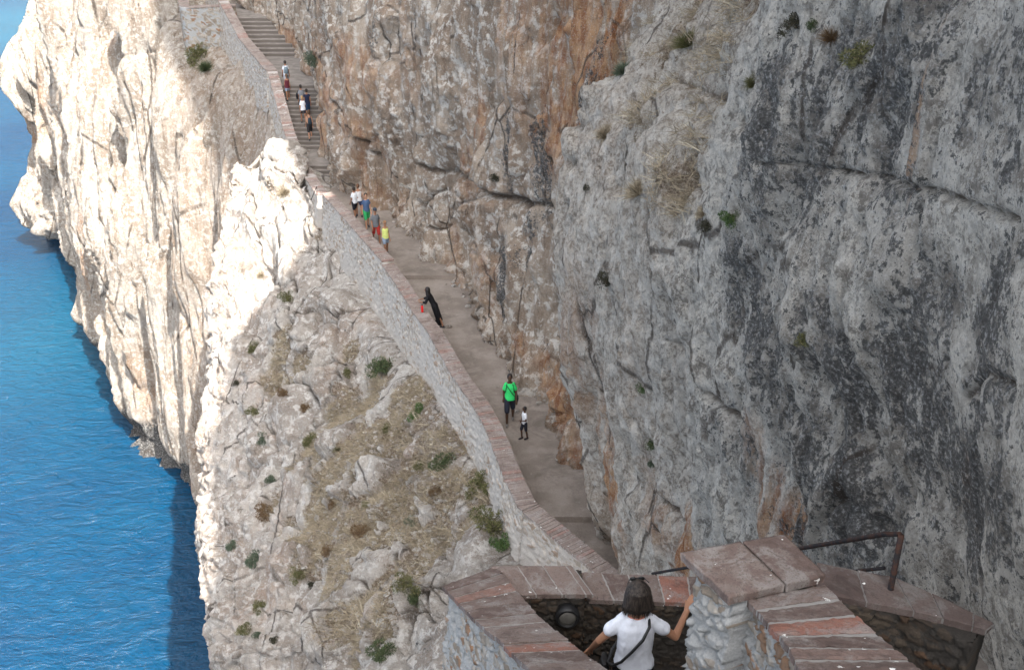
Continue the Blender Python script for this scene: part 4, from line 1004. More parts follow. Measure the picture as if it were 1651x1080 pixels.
# loose rubble at the foot of the wall
global_r = np.random.RandomState(8)
def pebble(r, sd):
    q = np.random.RandomState(sd); bm = bmesh.new(); bmesh.ops.create_icosphere(bm, subdivisions=2, radius=r)
    s3 = q.uniform(.6, 1.3, 3)
    for v in bm.verts:
        n = 1+.25*float(pn(v.co.x/r*1.3+sd, v.co.y/r*1.3, v.co.z/r*1.3)); v.co = Vector((v.co.x*s3[0]*n, v.co.y*s3[1]*n, v.co.z*s3[2]*n*.7))
    me = bpy.data.meshes.new('stone'); bm.to_mesh(me); bm.free()
    for k in ('orange', 'dark', 'cool', 'soil', 'crack'): me.attributes.new(k, 'FLOAT', 'POINT')
    return me
pm = [pebble(1., i) for i in range(4)]
for m_ in pm: m_.materials.append(M['slope'])
for i in range(46):
    y = global_r.uniform(20.8, 50); xr = np.interp(y, ABY, BX)-global_r.exponential(.28)-.05; r = global_r.uniform(.04, .13)
    o = link(bpy.data.objects.new('loose_stone', pm[i % 4])); o.location = (xr, y, floorz(y)+r*.3); o.scale = (r, r, r); o.rotation_euler = (0, 0, global_r.uniform(0, 6))
    tag(o, 'small pale loose stone on the dirt path along the foot of the cliff', 'stone', 'loose stones along the cliff foot')
print('plants', time.time()-T0)
# ================================================================== PART 3: small fixtures
def tube(bm, pts, r, seg=8):
    pts = [Vector(p) for p in pts]; rings = []
    for i, p in enumerate(pts):
        t = (pts[min(i+1, len(pts)-1)]-pts[max(i-1, 0)]).normalized()
        a = t.cross(Vector((0, 0, 1))); a = a.normalized() if a.length > 1e-3 else Vector((1, 0, 0)); b = t.cross(a)
        rr = r[i] if hasattr(r, '__len__') else r
        rings.append([bm.verts.new(p+(a*math.cos(q*2*math.pi/seg)+b*math.sin(q*2*math.pi/seg))*rr) for q in range(seg)])
    for A, B in zip(rings[:-1], rings[1:]):
        for q in range(seg): bm.faces.new((A[q], A[(q+1) % seg], B[(q+1) % seg], B[q]))
    bm.faces.new(rings[0][::-1]); bm.faces.new(rings[-1])
def bmobj(name, bm, m, parent=None, smooth=True):
    me = bpy.data.meshes.new(name); bmesh.ops.recalc_face_normals(bm, faces=bm.faces); bm.to_mesh(me); bm.free()
    me.polygons.foreach_set('use_smooth', [smooth]*len(me.polygons)); return newobj(name, me, m, parent)
t = NT('rusty_steel'); n_ = t.noise(14, 6, .7); c = t.mix(t.ramp(n_, .45, .6), (.018, .017, .019), (.055, .026, .018))
M['rust'] = t.out(c, .8, t.bump(n_, .004), .3, Metallic=.2)
e = empty('handrail', (0, 0, 0), 'rusty steel handrail with two bars rising beside the cliff at the lower right', 'railing')
P1 = PY(1448, 857, 5.25); P0 = PY(1052, 922, 10.2); P0[2] -= .02
mid = lambda t: P0+(P1-P0)*t
corner = [mid(0), mid(.5), mid(.97), P1+(P1-P0)/np.linalg.norm(P1-P0)*.03-np.array([0, 0, .02]), P1+(P1-P0)/np.linalg.norm(P1-P0)*.045-np.array([0, 0, .07])]
bm = bmesh.new(); tube(bm, corner, .016); bmobj('top_bar', bm, M['rust'], e)
bm = bmesh.new(); tube(bm, [mid(.02)-np.array([0, 0, .30]), mid(.985)-np.array([0, 0, .27])], .012); bmobj('lower_bar', bm, M['rust'], e)
for tt, dr in ((1.008, 1.6), (.72, 1.3), (.35, 1.3), (.03, 1.2)):
    p = mid(tt); bm = bmesh.new(); tube(bm, [p-np.array([0, 0, .03]), p-np.array([0, 0, dr])], [.020, .020] if tt > 1 else .013); bmobj('post', bm, M['rust'], e)
# round bulkhead lamp on the landing wall
fr = PY(915, 992, 7.50); zf = fr[2]
M['lampglass'] = simple('frosted_glass', (.11, .105, .095), .35, .15, 20, .5); M['black'] = simple('black_plastic', (.015, .015, .016), .45, .2, 20, .4)
e = empty('bulkhead_lamp', (fr[0], 7.50, zf), 'round unlit wall lamp with a black rim on the dark landing wall', 'lamp')
def disc_revolve(prof, seg=32):
    bm = bmesh.new(); rings = []
    for (r, yy) in prof: rings.append([bm.verts.new((r*math.cos(q*2*math.pi/seg), -yy, r*math.sin(q*2*math.pi/seg))) for q in range(seg)])
    for A, B in zip(rings[:-1], rings[1:]):
        for q in range(seg): bm.faces.new((A[q], A[(q+1) % seg], B[(q+1) % seg], B[q]))
    bm.faces.new(rings[0]); bm.faces.new(rings[-1]); return bm
o = bmobj('rim', disc_revolve([(.10, -.09), (.112, 0), (.112, .035), (.10, .055), (.085, .055), (.08, .03)]), M['black'], e)
o = bmobj('lens', disc_revolve([(.082, .02), (.082, .035), (.07, .048), (.05, .056), (.02, .060)]), M['lampglass'], e)
bm = bmesh.new(); q0 = PZ(512, 316, 32.2); 
tube(bm, [q0+np.array([.0, -.1, .1]), q0+np.array([-.05, .25, .38]), q0+np.array([-.35, .1, -.25])], .018); o = bmobj('metal_bracket', bm, M['rust'])
tag(o, 'bent grey metal bracket where the raised parapet ends beside the stair wall', 'bracket')
# ================================================================== PART 4: people
def cloth(name, col, rough=.85, var=.1): 
    if name not in M: M[name] = simple(name, col, rough, var, 12, .2)
    return M[name]
skin_t = lambda k: cloth('skin_%s' % k, {'light': (.42, .235, .155), 'tan': (.30, .155, .095), 'dark': (.075, .042, .028)}[k], .6, .06)
def taper(bm, a, b, ra, rb, seg=10):
    """rounded tapered capsule"""
    a, b = Vector(a), Vector(b); d = (b-a); L = d.length
    if L < 1e-5: d = Vector((0, 0, 1)); L = 1e-5
    d = d/L; u = d.orthogonal().normalized(); v = d.cross(u); rings = []
    prof = [(-ra*math.cos(t), ra*math.sin(t)) for t in (.25, .7, 1.15)]+[(0, ra), (L, rb)]+[(L+rb*math.cos(t), rb*math.sin(t)) for t in (1.15, .7, .25)]
    for (h, r) in prof: rings.append([bm.verts.new(a+d*h+(u*math.cos(q*2*math.pi/seg)+v*math.sin(q*2*math.pi/seg))*r) for q in range(seg)])
    for A, B in zip(rings[:-1], rings[1:]):
        for q in range(seg): bm.faces.new((A[q], A[(q+1) % seg], B[(q+1) % seg], B[q]))
    bm.faces.new(rings[0][::-1]); bm.faces.new(rings[-1])
def ellip(bm, c, r, seg=14):
    m = Matrix.Translation(Vector(c)) @ Matrix.Diagonal((*r, 1)); bmesh.ops.create_uvsphere(bm, u_segments=seg, v_segments=10, radius=1, matrix=m)
def loft(bm, rings, seg=20, pw=2.3):
    """rings: (centre, rx, ry, xdir, ydir) flat closed ends"""
    R = []
    for c, rx, ry, xd, yd in rings:
        c, xd, yd = Vector(c), Vector(xd), Vector(yd); row = []
        for q in range(seg):
            t = q*2*math.pi/seg; cx, sx = math.cos(t), math.sin(t)
            cx = math.copysign(abs(cx)**(2/pw), cx); sx = math.copysign(abs(sx)**(2/pw), sx)
            row.append(bm.verts.new(c+xd*(rx*cx)+yd*(ry*sx)))
        R.append(row)
    for A, B in zip(R[:-1], R[1:]):
        for q in range(seg): bm.faces.new((A[q], A[(q+1) % seg], B[(q+1) % seg], B[q]))
    bm.faces.new(R[0][::-1]); bm.faces.new(R[-1])
def fuse(name, bm, voxel, m, parent, smooth=4, wrinkle=0., wsc=9.):
    me = bpy.data.meshes.new(name); bmesh.ops.recalc_face_normals(bm, faces=bm.faces); bm.to_mesh(me); bm.free()
    tmp = bpy.data.objects.new(name, me); S.collection.objects.link(tmp)
    r = tmp.modifiers.new('r', 'REMESH'); r.mode = 'VOXEL'; r.voxel_size = voxel; r.use_smooth_shade = True
    s_ = tmp.modifiers.new('s', 'SMOOTH'); s_.iterations = smooth; s_.factor = .5
    dg = bpy.context.evaluated_depsgraph_get(); out = bpy.data.meshes.new_from_object(tmp.evaluated_get(dg))
    S.collection.objects.unlink(tmp); bpy.data.objects.remove(tmp); bpy.data.meshes.remove(me)
    out.name = name; n = len(out.vertices); co = np.zeros(n*3, np.float32)
    if wrinkle:
        out.vertices.foreach_get('co', co); co = co.reshape(-1, 3); nr = np.zeros(n*3, np.float32); out.vertices.foreach_get('normal', nr); nr = nr.reshape(-1, 3)
        w = fbm(co[:, 0]*wsc, co[:, 1]*wsc, co[:, 2]*wsc*.55+parent.location[0], 3, .5, True); co = co+nr*(w*wrinkle)[:, None]; out.vertices.foreach_set('co', co.ravel())
    out.polygons.foreach_set('use_smooth', [True]*len(out.polygons)); out.materials.clear()
    return newobj(name, out, m, parent)
def hairmat(hc):
    nm = 'hair_%.2f_%.2f' % (hc[0], hc[2])
    if nm not in M:
        t = NT(nm); oc = t.n.new('ShaderNodeTexCoord').outputs['Object']; n = t.noise(1., 5, .7, t.map((70, 70, 7), oc))
        M[nm] = t.out(t.mix(t.ramp(n, .4, .62), tuple(c*.45 for c in hc), tuple(min(1, c*2.4) for c in hc)), .55, t.bump(n, .006), .35)
    return M[nm]
def person(label, loc, rz, h=1.75, skin='light', hair=('short', (.03, .02, .015)), shirt=None, bottom=None, shoes=(.05, .05, .055), lean=0., stride=.0, turn=0.,
           arms=None, legs=None, vox=.016, slim=1., group=None, tilt=0., female=False, armraise=None):
    vox = vox; k = h/1.75; root = empty('person', tuple(loc), label, 'person', group, rz)
    V = lambda *a: Vector(a)*k
    hipz = .93
    pel = V(0, 0, hipz); sd_ = Vector((0, math.sin(lean), math.cos(lean))); fw = Vector((0, math.cos(lean), -math.sin(lean))); X = Vector((1, 0, 0))
    S_ = slim; S_ = S_*.93; w_sh = (.150 if female else .172)*S_; w_hp = (.165 if female else .15)*S_
    spine = lambda t: pel+sd_*(t*k)
    neck = spine(.56); headc = spine(.56)+Vector((0, math.sin(lean*.4)*.10, .155*math.cos(lean*.4)))*k; headc += Vector((math.sin(turn)*.01, .015, 0))*k
    shl = {s: spine(.475)+X*(s*(w_sh-.02)*k) for s in (-1, 1)}
    hp = {s: V(s*.085, 0, hipz-.02) for s in (-1, 1)}
    kn, an = {}, {}
    for s in (-1, 1):
        st_ = stride*s
        kn[s] = V(s*.095, st_*.45+.03+(.05 if st_ > 0 else 0), .50); an[s] = V(s*.10, st_*(.75), .085+(.04 if st_ < 0 else 0))
        if legs: kn[s] = V(*legs[s][0]); an[s] = V(*legs[s][1])
    el, wr = {}, {}
    for s in (-1, 1):
        el[s] = shl[s]+V(s*.04, -.03-.10*stride*s, -.28); wr[s] = el[s]+V(s*.01, .09-.16*stride*s, -.24)
        if arms and s in arms: el[s] = V(*arms[s][0]); wr[s] = V(*arms[s][1])
    # ---- body: one continuous surface
    bm = bmesh.new()
    tor = [(-.09, .145, .105), (0, w_hp/S_*.98, .115), (.12, .135 if not female else .12, .095), (.28, .145, .11), (.42, .150, .10), (.50, .11, .075), (.55, .058, .055)]
    loft(bm, [(spine(t), a*k*S_, b*k*S_, X, fw) for t, a, b in tor])
    taper(bm, spine(.50), headc-Vector((0, 0, .05))*k, .056*k, .052*k)
    hy = Matrix.Rotation(turn, 3, 'Z'); F_ = hy @ Vector((0, 1, -math.sin(tilt))).normalized(); XR = hy @ Vector((1, 0, 0))
    ellip(bm, headc+Vector((0, 0, .015))*k, (.076*k, .094*k, .108*k)); ellip(bm, headc+(F_*.035+Vector((0, 0, -.055)))*k, (.055*k, .058*k, .06*k))
    taper(bm, headc+(F_*.088+Vector((0, 0, .015)))*k, headc+(F_*.108+Vector((0, 0, -.02)))*k, .010*k, .014*k, 6)      # nose
    taper(bm, headc+(F_*.086+XR*-.02+Vector((0, 0, -.052)))*k, headc+(F_*.086+XR*.02+Vector((0, 0, -.052)))*k, .009*k, .009*k, 6)   # lips
    for s in (-1, 1): ellip(bm, headc+(XR*(s*.078)+Vector((0, 0, -.005)))*k, (.012*k, .02*k, .03*k), 8)
    for s in (-1, 1):
        taper(bm, shl[s]+X*(-s*.02*k), el[s], .052*k*S_, .038*k*S_); taper(bm, el[s], wr[s], .039*k*S_, .025*k)
        fd = (wr[s]-el[s]).normalized(); lat = fd.cross(Vector((0, 0, 1))); lat = (X if lat.length < .2 else lat).normalized(); lat = (lat if abs(lat.x) > abs(lat.y) else lat); pd = fd.cross(lat).normalized()
        pal = wr[s]+fd*.045*k
        for q, (o_, ln) in enumerate(((-.030, .062), (-.010, .072), (.010, .068), (.028, .052))):
            taper(bm, wr[s]+fd*.012*k+lat*o_*.6*k, wr[s]+fd*.085*k+lat*o_*k, .015*k, .012*k, 6)
            t1 = wr[s]+fd*(.085+ln*.55)*k+lat*o_*1.1*k+pd*.008*k; t2 = t1+fd*ln*.45*k+pd*.022*k
            taper(bm, wr[s]+fd*.082*k+lat*o_*k, t1, .0095*k, .0085*k, 6); taper(bm, t1, t2, .0085*k, .007*k, 6)
        taper(bm, wr[s]+fd*.02*k-lat*.02*k, wr[s]+fd*.075*k-lat*.056*k+pd*.012*k, .013*k, .009*k, 6)
        taper(bm, hp[s], kn[s], .088*k*S_, .055*k*S_); taper(bm, kn[s], kn[s]*.55+an[s]*.45+V(0, -.018, 0), .054*k*S_, .052*k*S_); taper(bm, kn[s]*.5+an[s]*.5+V(0, -.015, 0), an[s], .05*k*S_, .034*k)
        taper(bm, an[s]+V(0, -.02, -.035), an[s]+V(0, .14, -.052), .036*k, .026*k)
    fuse('body', bm, vox*k*(.62 if vox < .012 else 1), skin_t(skin), root, 3)
    # ---- eyes (dark, under the brow)
    for s in (-1, 1):
        bm = bmesh.new(); ellip(bm, headc+(F_*.087+XR*(s*.031)+Vector((0, 0, .018)))*k, (.012*k, .008*k, .007*k), 8)
        bmobj('eye', bm, cloth('eye_dark', (.02, .015, .012), .3), root)
    # ---- shirt
    if shirt:
        col, sl, cname = shirt[:3]; lo = shirt[3] if len(shirt) > 3 else -.06; bm = bmesh.new(); g = .016
        top_ = [(lo, w_hp/S_+.012, .13), (.06, w_hp/S_+.004, .122), (.14, .145, .112), (.28, .152, .122), (.41, .158, .112), (.475, .13, .088)]
        if sl > .05: top_ += [(.515, .088, .072)]
        else: top_ = top_[:-1]+[(.44, .13, .098)]
        loft(bm, [(spine(t), (a+g*.5)*k*S_, (b+g*.4)*k*S_, X, fw) for t, a, b in top_])
        if sl > .05:
            for s in (-1, 1):
                e_ = shl[s].lerp(el[s], min(1, sl)); taper(bm, shl[s]+X*(-s*.035*k), e_, .060*k*S_, .060*k*S_)
                if sl > 1: taper(bm, el[s], el[s].lerp(wr[s], sl-1), .055*k*S_, .04*k)
        else:
            for s in (-1, 1): taper(bm, spine(.40)+X*(s*.09*k)+fw*.07*k, spine(.505)+X*(s*.085*k), .03*k, .024*k); taper(bm, spine(.505)+X*(s*.085*k), spine(.40)+X*(s*.09*k)-fw*.07*k, .024*k, .03*k)
        fuse('shirt', bm, vox*k, cloth(cname, col), root, 2, (.013 if vox < .012 else .008)*k, 9)
    # ---- shorts / trousers / dress
    if bottom:
        typ, col, cname = bottom[:3]; bm = bmesh.new()
        if typ == 'dress':
            loft(bm, [(V(0, -.02, .10).lerp(kn[1].lerp(kn[-1], .5), .0), .15*k, .14*k, X, Vector((0, 1, 0))), ((an[1]+an[-1])*.25+kn[1]*.25+kn[-1]*.25, .155*k, .13*k, X, Vector((0, 1, 0))), (pel, .17*k, .13*k, X, fw), (spine(.12), .125*k, .10*k, X, fw), (spine(.3), .15*k, .115*k, X, fw), (spine(.42), .16*k, .105*k, X, fw), (spine(.50), .12*k, .085*k, X, fw)])
            for s in (-1, 1): taper(bm, shl[s], el[s], .066*k, .055*k); taper(bm, el[s], el[s].lerp(wr[s], .45), .055*k, .045*k)
        else:
            f_ = bottom[3] if len(bottom) > 3 else .85
            loft(bm, [(spine(-.10), .165*k*S_, .125*k*S_, X, fw), (spine(0), (w_hp/S_+.010)*k*S_, .128*k*S_, X, fw), (spine(.085), .155*k*S_, .115*k*S_, X, fw)])
            for s in (-1, 1):
                e_ = hp[s].lerp(kn[s], min(1, f_)); taper(bm, hp[s]+V(0, 0, .01), e_, .102*k*S_, .082*k*S_)
                if f_ > 1: taper(bm, kn[s], kn[s].lerp(an[s], f_-1), .068*k*S_, .055*k)
        fuse({'dress': 'dress', 'shorts': 'shorts'}.get(typ, 'trousers'), bm, vox*k, cloth(cname, col), root, 2, .006*k)
    # ---- shoes
    for s in (-1, 1):
        bm = bmesh.new(); taper(bm, an[s]+V(0, -.035, -.042), an[s]+V(0, .15, -.056), .044*k, .034*k); taper(bm, an[s]+V(0, -.02, .0), an[s]+V(0, -.025, -.045), .040*k, .042*k)
        fuse('shoe', bm, .014*k, cloth('shoe_%.2f_%.2f' % (shoes[0], shoes[2]), shoes), root, 1)
    # ---- hair
    sty, hc = hair; hm = hairmat(hc); bm = bmesh.new(); up = Vector((0, 0, 1))
    ellip(bm, headc+(up*.035-F_*.018)*k, (.086*k, .096*k, .098*k))
    if sty == 'short': ellip(bm, headc+(up*-.015-F_*.045)*k, (.074*k, .058*k, .07*k))
    if sty == 'bun': ellip(bm, headc+(up*.10-F_*.06)*k, (.045*k,)*3); ellip(bm, headc+(up*-.01-F_*.045)*k, (.076*k, .06*k, .075*k))
    if sty in ('long', 'bob'):
        dn = .125 if sty == 'bob' else .36
        loft(bm, [(headc+(up*-dn-F_*.045)*k, .116*k, .07*k, XR, F_), (headc+(up*-dn*.6-F_*.045)*k, .126*k, .088*k, XR, F_), (headc+(up*-.02-F_*.03)*k, .114*k, .10*k, XR, F_), (headc+(up*.06-F_*.022)*k, .096*k, .096*k, XR, F_), (headc+(up*.115-F_*.02)*k, .05*k, .055*k, XR, F_)])
    if sty == 'tail': taper(bm, headc+(up*.05-F_*.09)*k, headc+(up*-.16-F_*.13)*k, .035*k, .018*k); ellip(bm, headc+(up*-.01-F_*.04)*k, (.076*k, .06*k, .075*k))
    ho = fuse('hair', bm, .011*k if vox > .012 else .006, hm, root, 3, .004*k, 26)
    if sty == 'bob':
        q = np.random.RandomState(3); n = 520; a = q.uniform(0, 6.28, n); r_ = q.uniform(.75, 1.0, n)
        XR_, F__, hcn = np.array(XR), np.array(F_), np.array(headc)
        rad = (XR_[None]*np.cos(a)[:, None]*.122+F__[None]*np.sin(a)[:, None]*.088)*r_[:, None]
        P_ = hcn+(-F__*.04)*k+np.array([0, 0, -.06])*k+rad*k
        D_r = np.array([0, 0, -1.])[None]+rad*1.6+q.normal(0, .10, (n, 3)); D_r /= np.linalg.norm(D_r, axis=1)[:, None]
        Vv, Ff, kk = blades(P_, D_r, q.uniform(.05, .10, n), q.uniform(.006, .012, n), .0)
        newobj('hair_ends', mesh_np('hair_ends', Vv, Ff, False), hm, root)
    return root, dict(head=headc, spine=spine, shl=shl, el=el, wr=wr, fw=fw, k=k, F=F_, X=X, up=up, pel=pel, XR=XR, hp=hp)
def hat(root, J, kind, col):
    k = J['k']; bm = bmesh.new(); c = J['head']+Vector((0, 0, .045))*k; F_ = J['F']; XR = J['XR']; Z = Vector((0, 0, 1))
    if kind == 'cap':
        loft(bm, [(c, .096*k, .106*k, XR, F_), (c+Z*.06*k, .09*k, .098*k, XR, F_), (c+Z*.095*k, .05*k, .055*k, XR, F_)]); loft(bm, [(c+F_*.06*k, .075*k, .11*k, XR, F_), (c+F_*.065*k+Z*.008*k, .072*k, .105*k, XR, F_)])
    else:
        loft(bm, [(c, .19*k, .20*k, XR, F_), (c+Z*.01*k, .188*k, .198*k, XR, F_)]); loft(bm, [(c+Z*.005*k, .1*k, .11*k, XR, F_), (c+Z*.07*k, .092*k, .10*k, XR, F_), (c+Z*.11*k, .06*k, .07*k, XR, F_)])
    return bmobj('hat' if kind != 'cap' else 'cap', bm, cloth('hat_%.2f%.2f' % (col[0], col[2]), col), root)
def worldpt(root, v): return Matrix.Translation(root.location) @ Matrix.Rotation(root.rotation_euler[2], 4, 'Z') @ Vector(v)
def backpack(root, J, col, label, size=1.):
    k = J['k']; e = empty('backpack', tuple(root.location), label, 'backpack', None, root.rotation_euler[2]); sp, fw, X = J['spine'], J['fw'], J['X']
    bm = bmesh.new(); s = size
    loft(bm, [(sp(.08)-fw*.19*k, .12*s*k, .06*s*k, X, fw), (sp(.14)-fw*.20*k, .145*s*k, .085*s*k, X, fw), (sp(.34)-fw*.20*k, .14*s*k, .08*s*k, X, fw), (sp(.46)-fw*.17*k, .10*s*k, .05*s*k, X, fw)])
    m = cloth('pack_%.2f%.2f' % (col[0], col[2]), col); fuse('pack_body', bm, .014, m, e, 2, .004)
    for q in (-1, 1):
        bm = bmesh.new(); tube(bm, [sp(.46)+X*(q*.085*k)-fw*.15*k, sp(.525)+X*(q*.09*k)-fw*.02*k, sp(.48)+X*(q*.10*k)+fw*.115*k, sp(.30)+X*(q*.135*k)+fw*.135*k, sp(.16)+X*(q*.165*k)+fw*.02*k, sp(.12)+X*(q*.13*k)-fw*.13*k], .014*k, 6); bmobj('strap', bm, m, e)
    return e
def crossbag(root, J, col, side, label, bag=True, back=False):
    k = J['k']; e = empty('crossbody_bag', tuple(root.location), label, 'bag', None, root.rotation_euler[2]); sp, fw, X = J['spine'], J['fw'], J['X']
    m = cloth('bag_%.2f%.2f' % (col[0], col[2]), col)
    bm = bmesh.new(); q = side
    loop = [sp(.50)+X*(-q*.105*k)+fw*.0*k, sp(.47)+X*(-q*.09*k)+fw*.125*k, sp(.30)+X*(q*.02*k)+fw*.158*k, sp(.12)+X*(q*.13*k)+fw*.125*k, sp(.02)+X*(q*.215*k)+fw*.02*k, sp(.10)+X*(q*.15*k)-fw*.12*k, sp(.28)+X*(q*.02*k)-fw*.155*k, sp(.45)+X*(-q*.085*k)-fw*.125*k, sp(.51)+X*(-q*.10*k)+fw*.0*k]
    tube(bm, loop, .011*k, 6); bmobj('strap', bm, m, e)
    bm = bmesh.new(); c = sp(-.02)+X*(q*.235*k)+fw*.03*k
    loft(bm, [(c-Vector((0, 0, .09))*k, .035*k, .09*k, X, fw), (c, .045*k, .10*k, X, fw), (c+Vector((0, 0, .08))*k, .03*k, .09*k, X, fw)]); fuse('pouch', bm, .012, m, e, 1)
    return e
def placeby(hx, hy, h):
    """ground point whose person of height h shows the top of the head at pixel (hx,hy)"""
    lo, hi = 20., 85.
    f = lambda Y: PY(hx, hy, Y)[2]-(floorz(Y)+h)
    ys = np.linspace(lo, hi, 1300); v = [f(a) for a in ys]
    for a, b, c, d in zip(ys[:-1], ys[1:], v[:-1], v[1:]):
        if c > 0 >= d: Y = a; p = PY(hx, hy, Y); return Vector((p[0], Y, floorz(Y)))
    return None
AWAY, TOWARD = .36, math.pi+.36
dk_hair = (.02, .015, .012); br_hair = (.07, .04, .022)
# --- climbers on the upper stairs
p, J = person('person in white shirt with a grey backpack, topmost of the walkers on the upper stairs', placeby(459, 98, 1.64), AWAY, 1.64, 'tan', ('short', dk_hair), ((.62, .64, .68), .5, 'white_shirt'), ('shorts', (.30, .32, .36), 'pale_shorts'), stride=.3)
backpack(p, J, (.13, .17, .20), 'grey blue backpack on the topmost walker on the upper stairs', .95)
p, J = person('woman in dark red top and pale denim shorts just below the topmost walker', placeby(461, 117, 1.55), AWAY, 1.55, 'tan', ('tail', br_hair), ((.10, .02, .03), .0, 'dark_red_top'), ('shorts', (.25, .32, .42), 'denim_shorts', .45), stride=.3, female=True)
p, J = person('person in grey shirt with a black shoulder bag, middle of the upper stairs', placeby(484, 136, 1.65), AWAY, 1.65, 'tan', ('short', dk_hair), ((.20, .21, .23), .5, 'grey_shirt'), ('shorts', (.04, .045, .06), 'dark_shorts'), stride=-.3)
bg = empty('shoulder_bag', tuple(p.location), 'black bag hanging at the left side of the grey shirted climber', 'bag', None, AWAY)
bm = bmesh.new(); k = J['k']; c = J['spine'](.18)+J['X']*-.25*k; loft(bm, [(c-Vector((0, 0, .17)), .05, .12, J['X'], J['fw']), (c, .065, .14, J['X'], J['fw']), (c+Vector((0, 0, .15)), .04, .11, J['X'], J['fw'])]); fuse('bag_body', bm, .014, cloth('black_bag', (.015, .015, .018)), bg, 1)
bm = bmesh.new(); tube(bm, [c+Vector((0, .06, .12)), J['spine'](.54)+J['X']*-.14*k, c+Vector((0, -.06, .12))], .012, 6); bmobj('strap', bm, cloth('black_bag', (.015, .015, .018)), bg)
p, J = person('person in navy sleeveless shirt and blue shorts on the right of the upper stairs', placeby(493.5, 143, 1.66), AWAY, 1.66, 'tan', ('short', dk_hair), ((.022, .028, .06), .2, 'navy_shirt'), ('shorts', (.03, .07, .16), 'blue_shorts'), stride=.25)
p, J = person('fair haired person in white tee shirt in the middle of the upper stairs', placeby(486.5, 155, 1.57), AWAY, 1.57, 'tan', ('bun', (.30, .19, .09)), ((.72, .74, .80), .6, 'bright_white_tee'), ('shorts', (.02, .02, .03), 'black_shorts', .5), stride=-.3, female=True)
p, J = person('bare backed person in dark shorts, lowest walker on the upper stairs', placeby(497, 179, 1.65), AWAY, 1.65, 'light', ('short', br_hair), None, ('shorts', (.03, .028, .03), 'dark_grey_shorts'), stride=.28)
backpack(p, J, (.03, .045, .06), 'small dark backpack on the bare backed walker', .75)
# --- group coming down the path
p, J = person('boy in white tee and black shorts, furthest of the group beside the raised parapet', placeby(570, 302, 1.51), AWAY+.3, 1.51, 'tan', ('short', dk_hair), ((.66, .67, .70), .55, 'white_shirt'), ('shorts', (.02, .02, .028), 'black_shorts'), stride=.2)
p, J = person('woman in white sleeveless top and navy shorts seen from behind beside the boy in white', placeby(576.5, 297, 1.61), AWAY-.1, 1.61, 'tan', ('bun', (.09, .045, .025)), ((.60, .60, .62), .0, 'white_top'), ('shorts', (.02, .03, .075), 'navy_shorts', .55), stride=-.25, female=True)
p, J = person('man in blue tee shirt and bright green shorts walking down the path', placeby(589, 312, 1.68), TOWARD, 1.68, 'light', ('short', dk_hair), ((.06, .10, .19), .5, 'blue_tee'), ('shorts', (.03, .30, .10), 'green_shorts'), stride=.3)
p, J = person('person in grey tee shirt, dark cap and red shorts walking down the path', placeby(604, 336, 1.66), TOWARD, 1.66, 'tan', ('short', dk_hair), ((.13, .14, .155), .6, 'slate_tee'), ('shorts', (.33, .03, .025), 'red_shorts'), stride=-.3)
hat(p, J, 'cap', (.05, .06, .08))
p, J = person('woman in yellow green top, denim shorts and sunglasses leading the group down the path', placeby(620, 356, 1.55), TOWARD, 1.55, 'tan', ('short', (.20, .12, .06)), ((.55, .62, .20), .0, 'lime_top'), ('shorts', (.25, .31, .38), 'denim_shorts', .6), stride=.3, female=True)
def glasses(root, J, dz_, df, label):
    e = empty('sunglasses', tuple(root.location), label, 'sunglasses', None, root.rotation_euler[2]); k = J['k']; F_ = J['F']; XR = J['XR']
    for q in (-1, 1):
        bm = bmesh.new(); ellip(bm, J['head']+(F_*df+XR*(q*.034)+Vector((0, 0, dz_)))*k, (.029*k, .010*k, .022*k), 12); bmobj('lens', bm, M['black'], e)
        bm = bmesh.new(); tube(bm, [J['head']+(F_*df+XR*(q*.06)+Vector((0, 0, dz_)))*k, J['head']+(XR*(q*.088)+Vector((0, 0, dz_-.01)))*k], .004*k, 6); bmobj('temple', bm, M['black'], e)
    bm = bmesh.new(); tube(bm, [J['head']+(F_*(df+.004)+XR*-.012+Vector((0, 0, dz_+.005)))*k, J['head']+(F_*(df+.004)+XR*.012+Vector((0, 0, dz_+.005)))*k], .004*k, 6); bmobj('bridge', bm, M['black'], e)
glasses(p, J, .016, .092, 'dark sunglasses on the face of the woman in the yellow green top')
# --- woman in black leaning on the parapet
y0 = 35.15; wp = np.array([np.interp(y0, PLY, PLX)+.30, y0])
loc = PZ(703, 528, floorz(34.6)); 
# wall direction here: outward normal points to -x,-y
RZ = math.atan2(.87, -.42)-math.pi/2+0.0
fwd = Vector((-.90, .10, 0)).normalized(); rz = math.atan2(-fwd.x, fwd.y)
loc = Vector(PZ(706, 526, floorz(35.))) + Vector((-.10, 0, 0))
p, J = person('woman in a long black dress with long dark hair leaning on the brick parapet', loc, rz, 1.62, 'tan', ('long', (.012, .01, .01)), None, ('dress', (.010, .010, .012), 'black_dress'), lean=.46, arms={-1: ((-.27, .30, 1.14), (-.12, .52, 1.10)), 1: ((.30, .34, 1.12), (.16, .58, 1.09))}, legs={-1: ((-.09, -.16, .50), (-.11, -.34, .085)), 1: ((.09, -.06, .50), (.11, -.16, .085))}, female=True)
bp_ = PZ(681, 503, 32.0); 
e = empty('water_bottle', (bp_[0], bp_[1], 32.0), 'red bottle standing on the brick parapet beside the woman in black', 'bottle')
bm = bmesh.new(); tube(bm, [(0, 0, 0), (0, 0, .01), (0, 0, .21), (0, 0, .25), (0, 0, .27)], [.040, .045, .045, .032, .022], 14); bmobj('bottle_body', bm, cloth('bottle_red', (.62, .02, .02), .4), e)
bm = bmesh.new(); tube(bm, [(0, 0, .265), (0, 0, .30)], [.025, .025], 12); bmobj('lid', bm, M['black'], e)
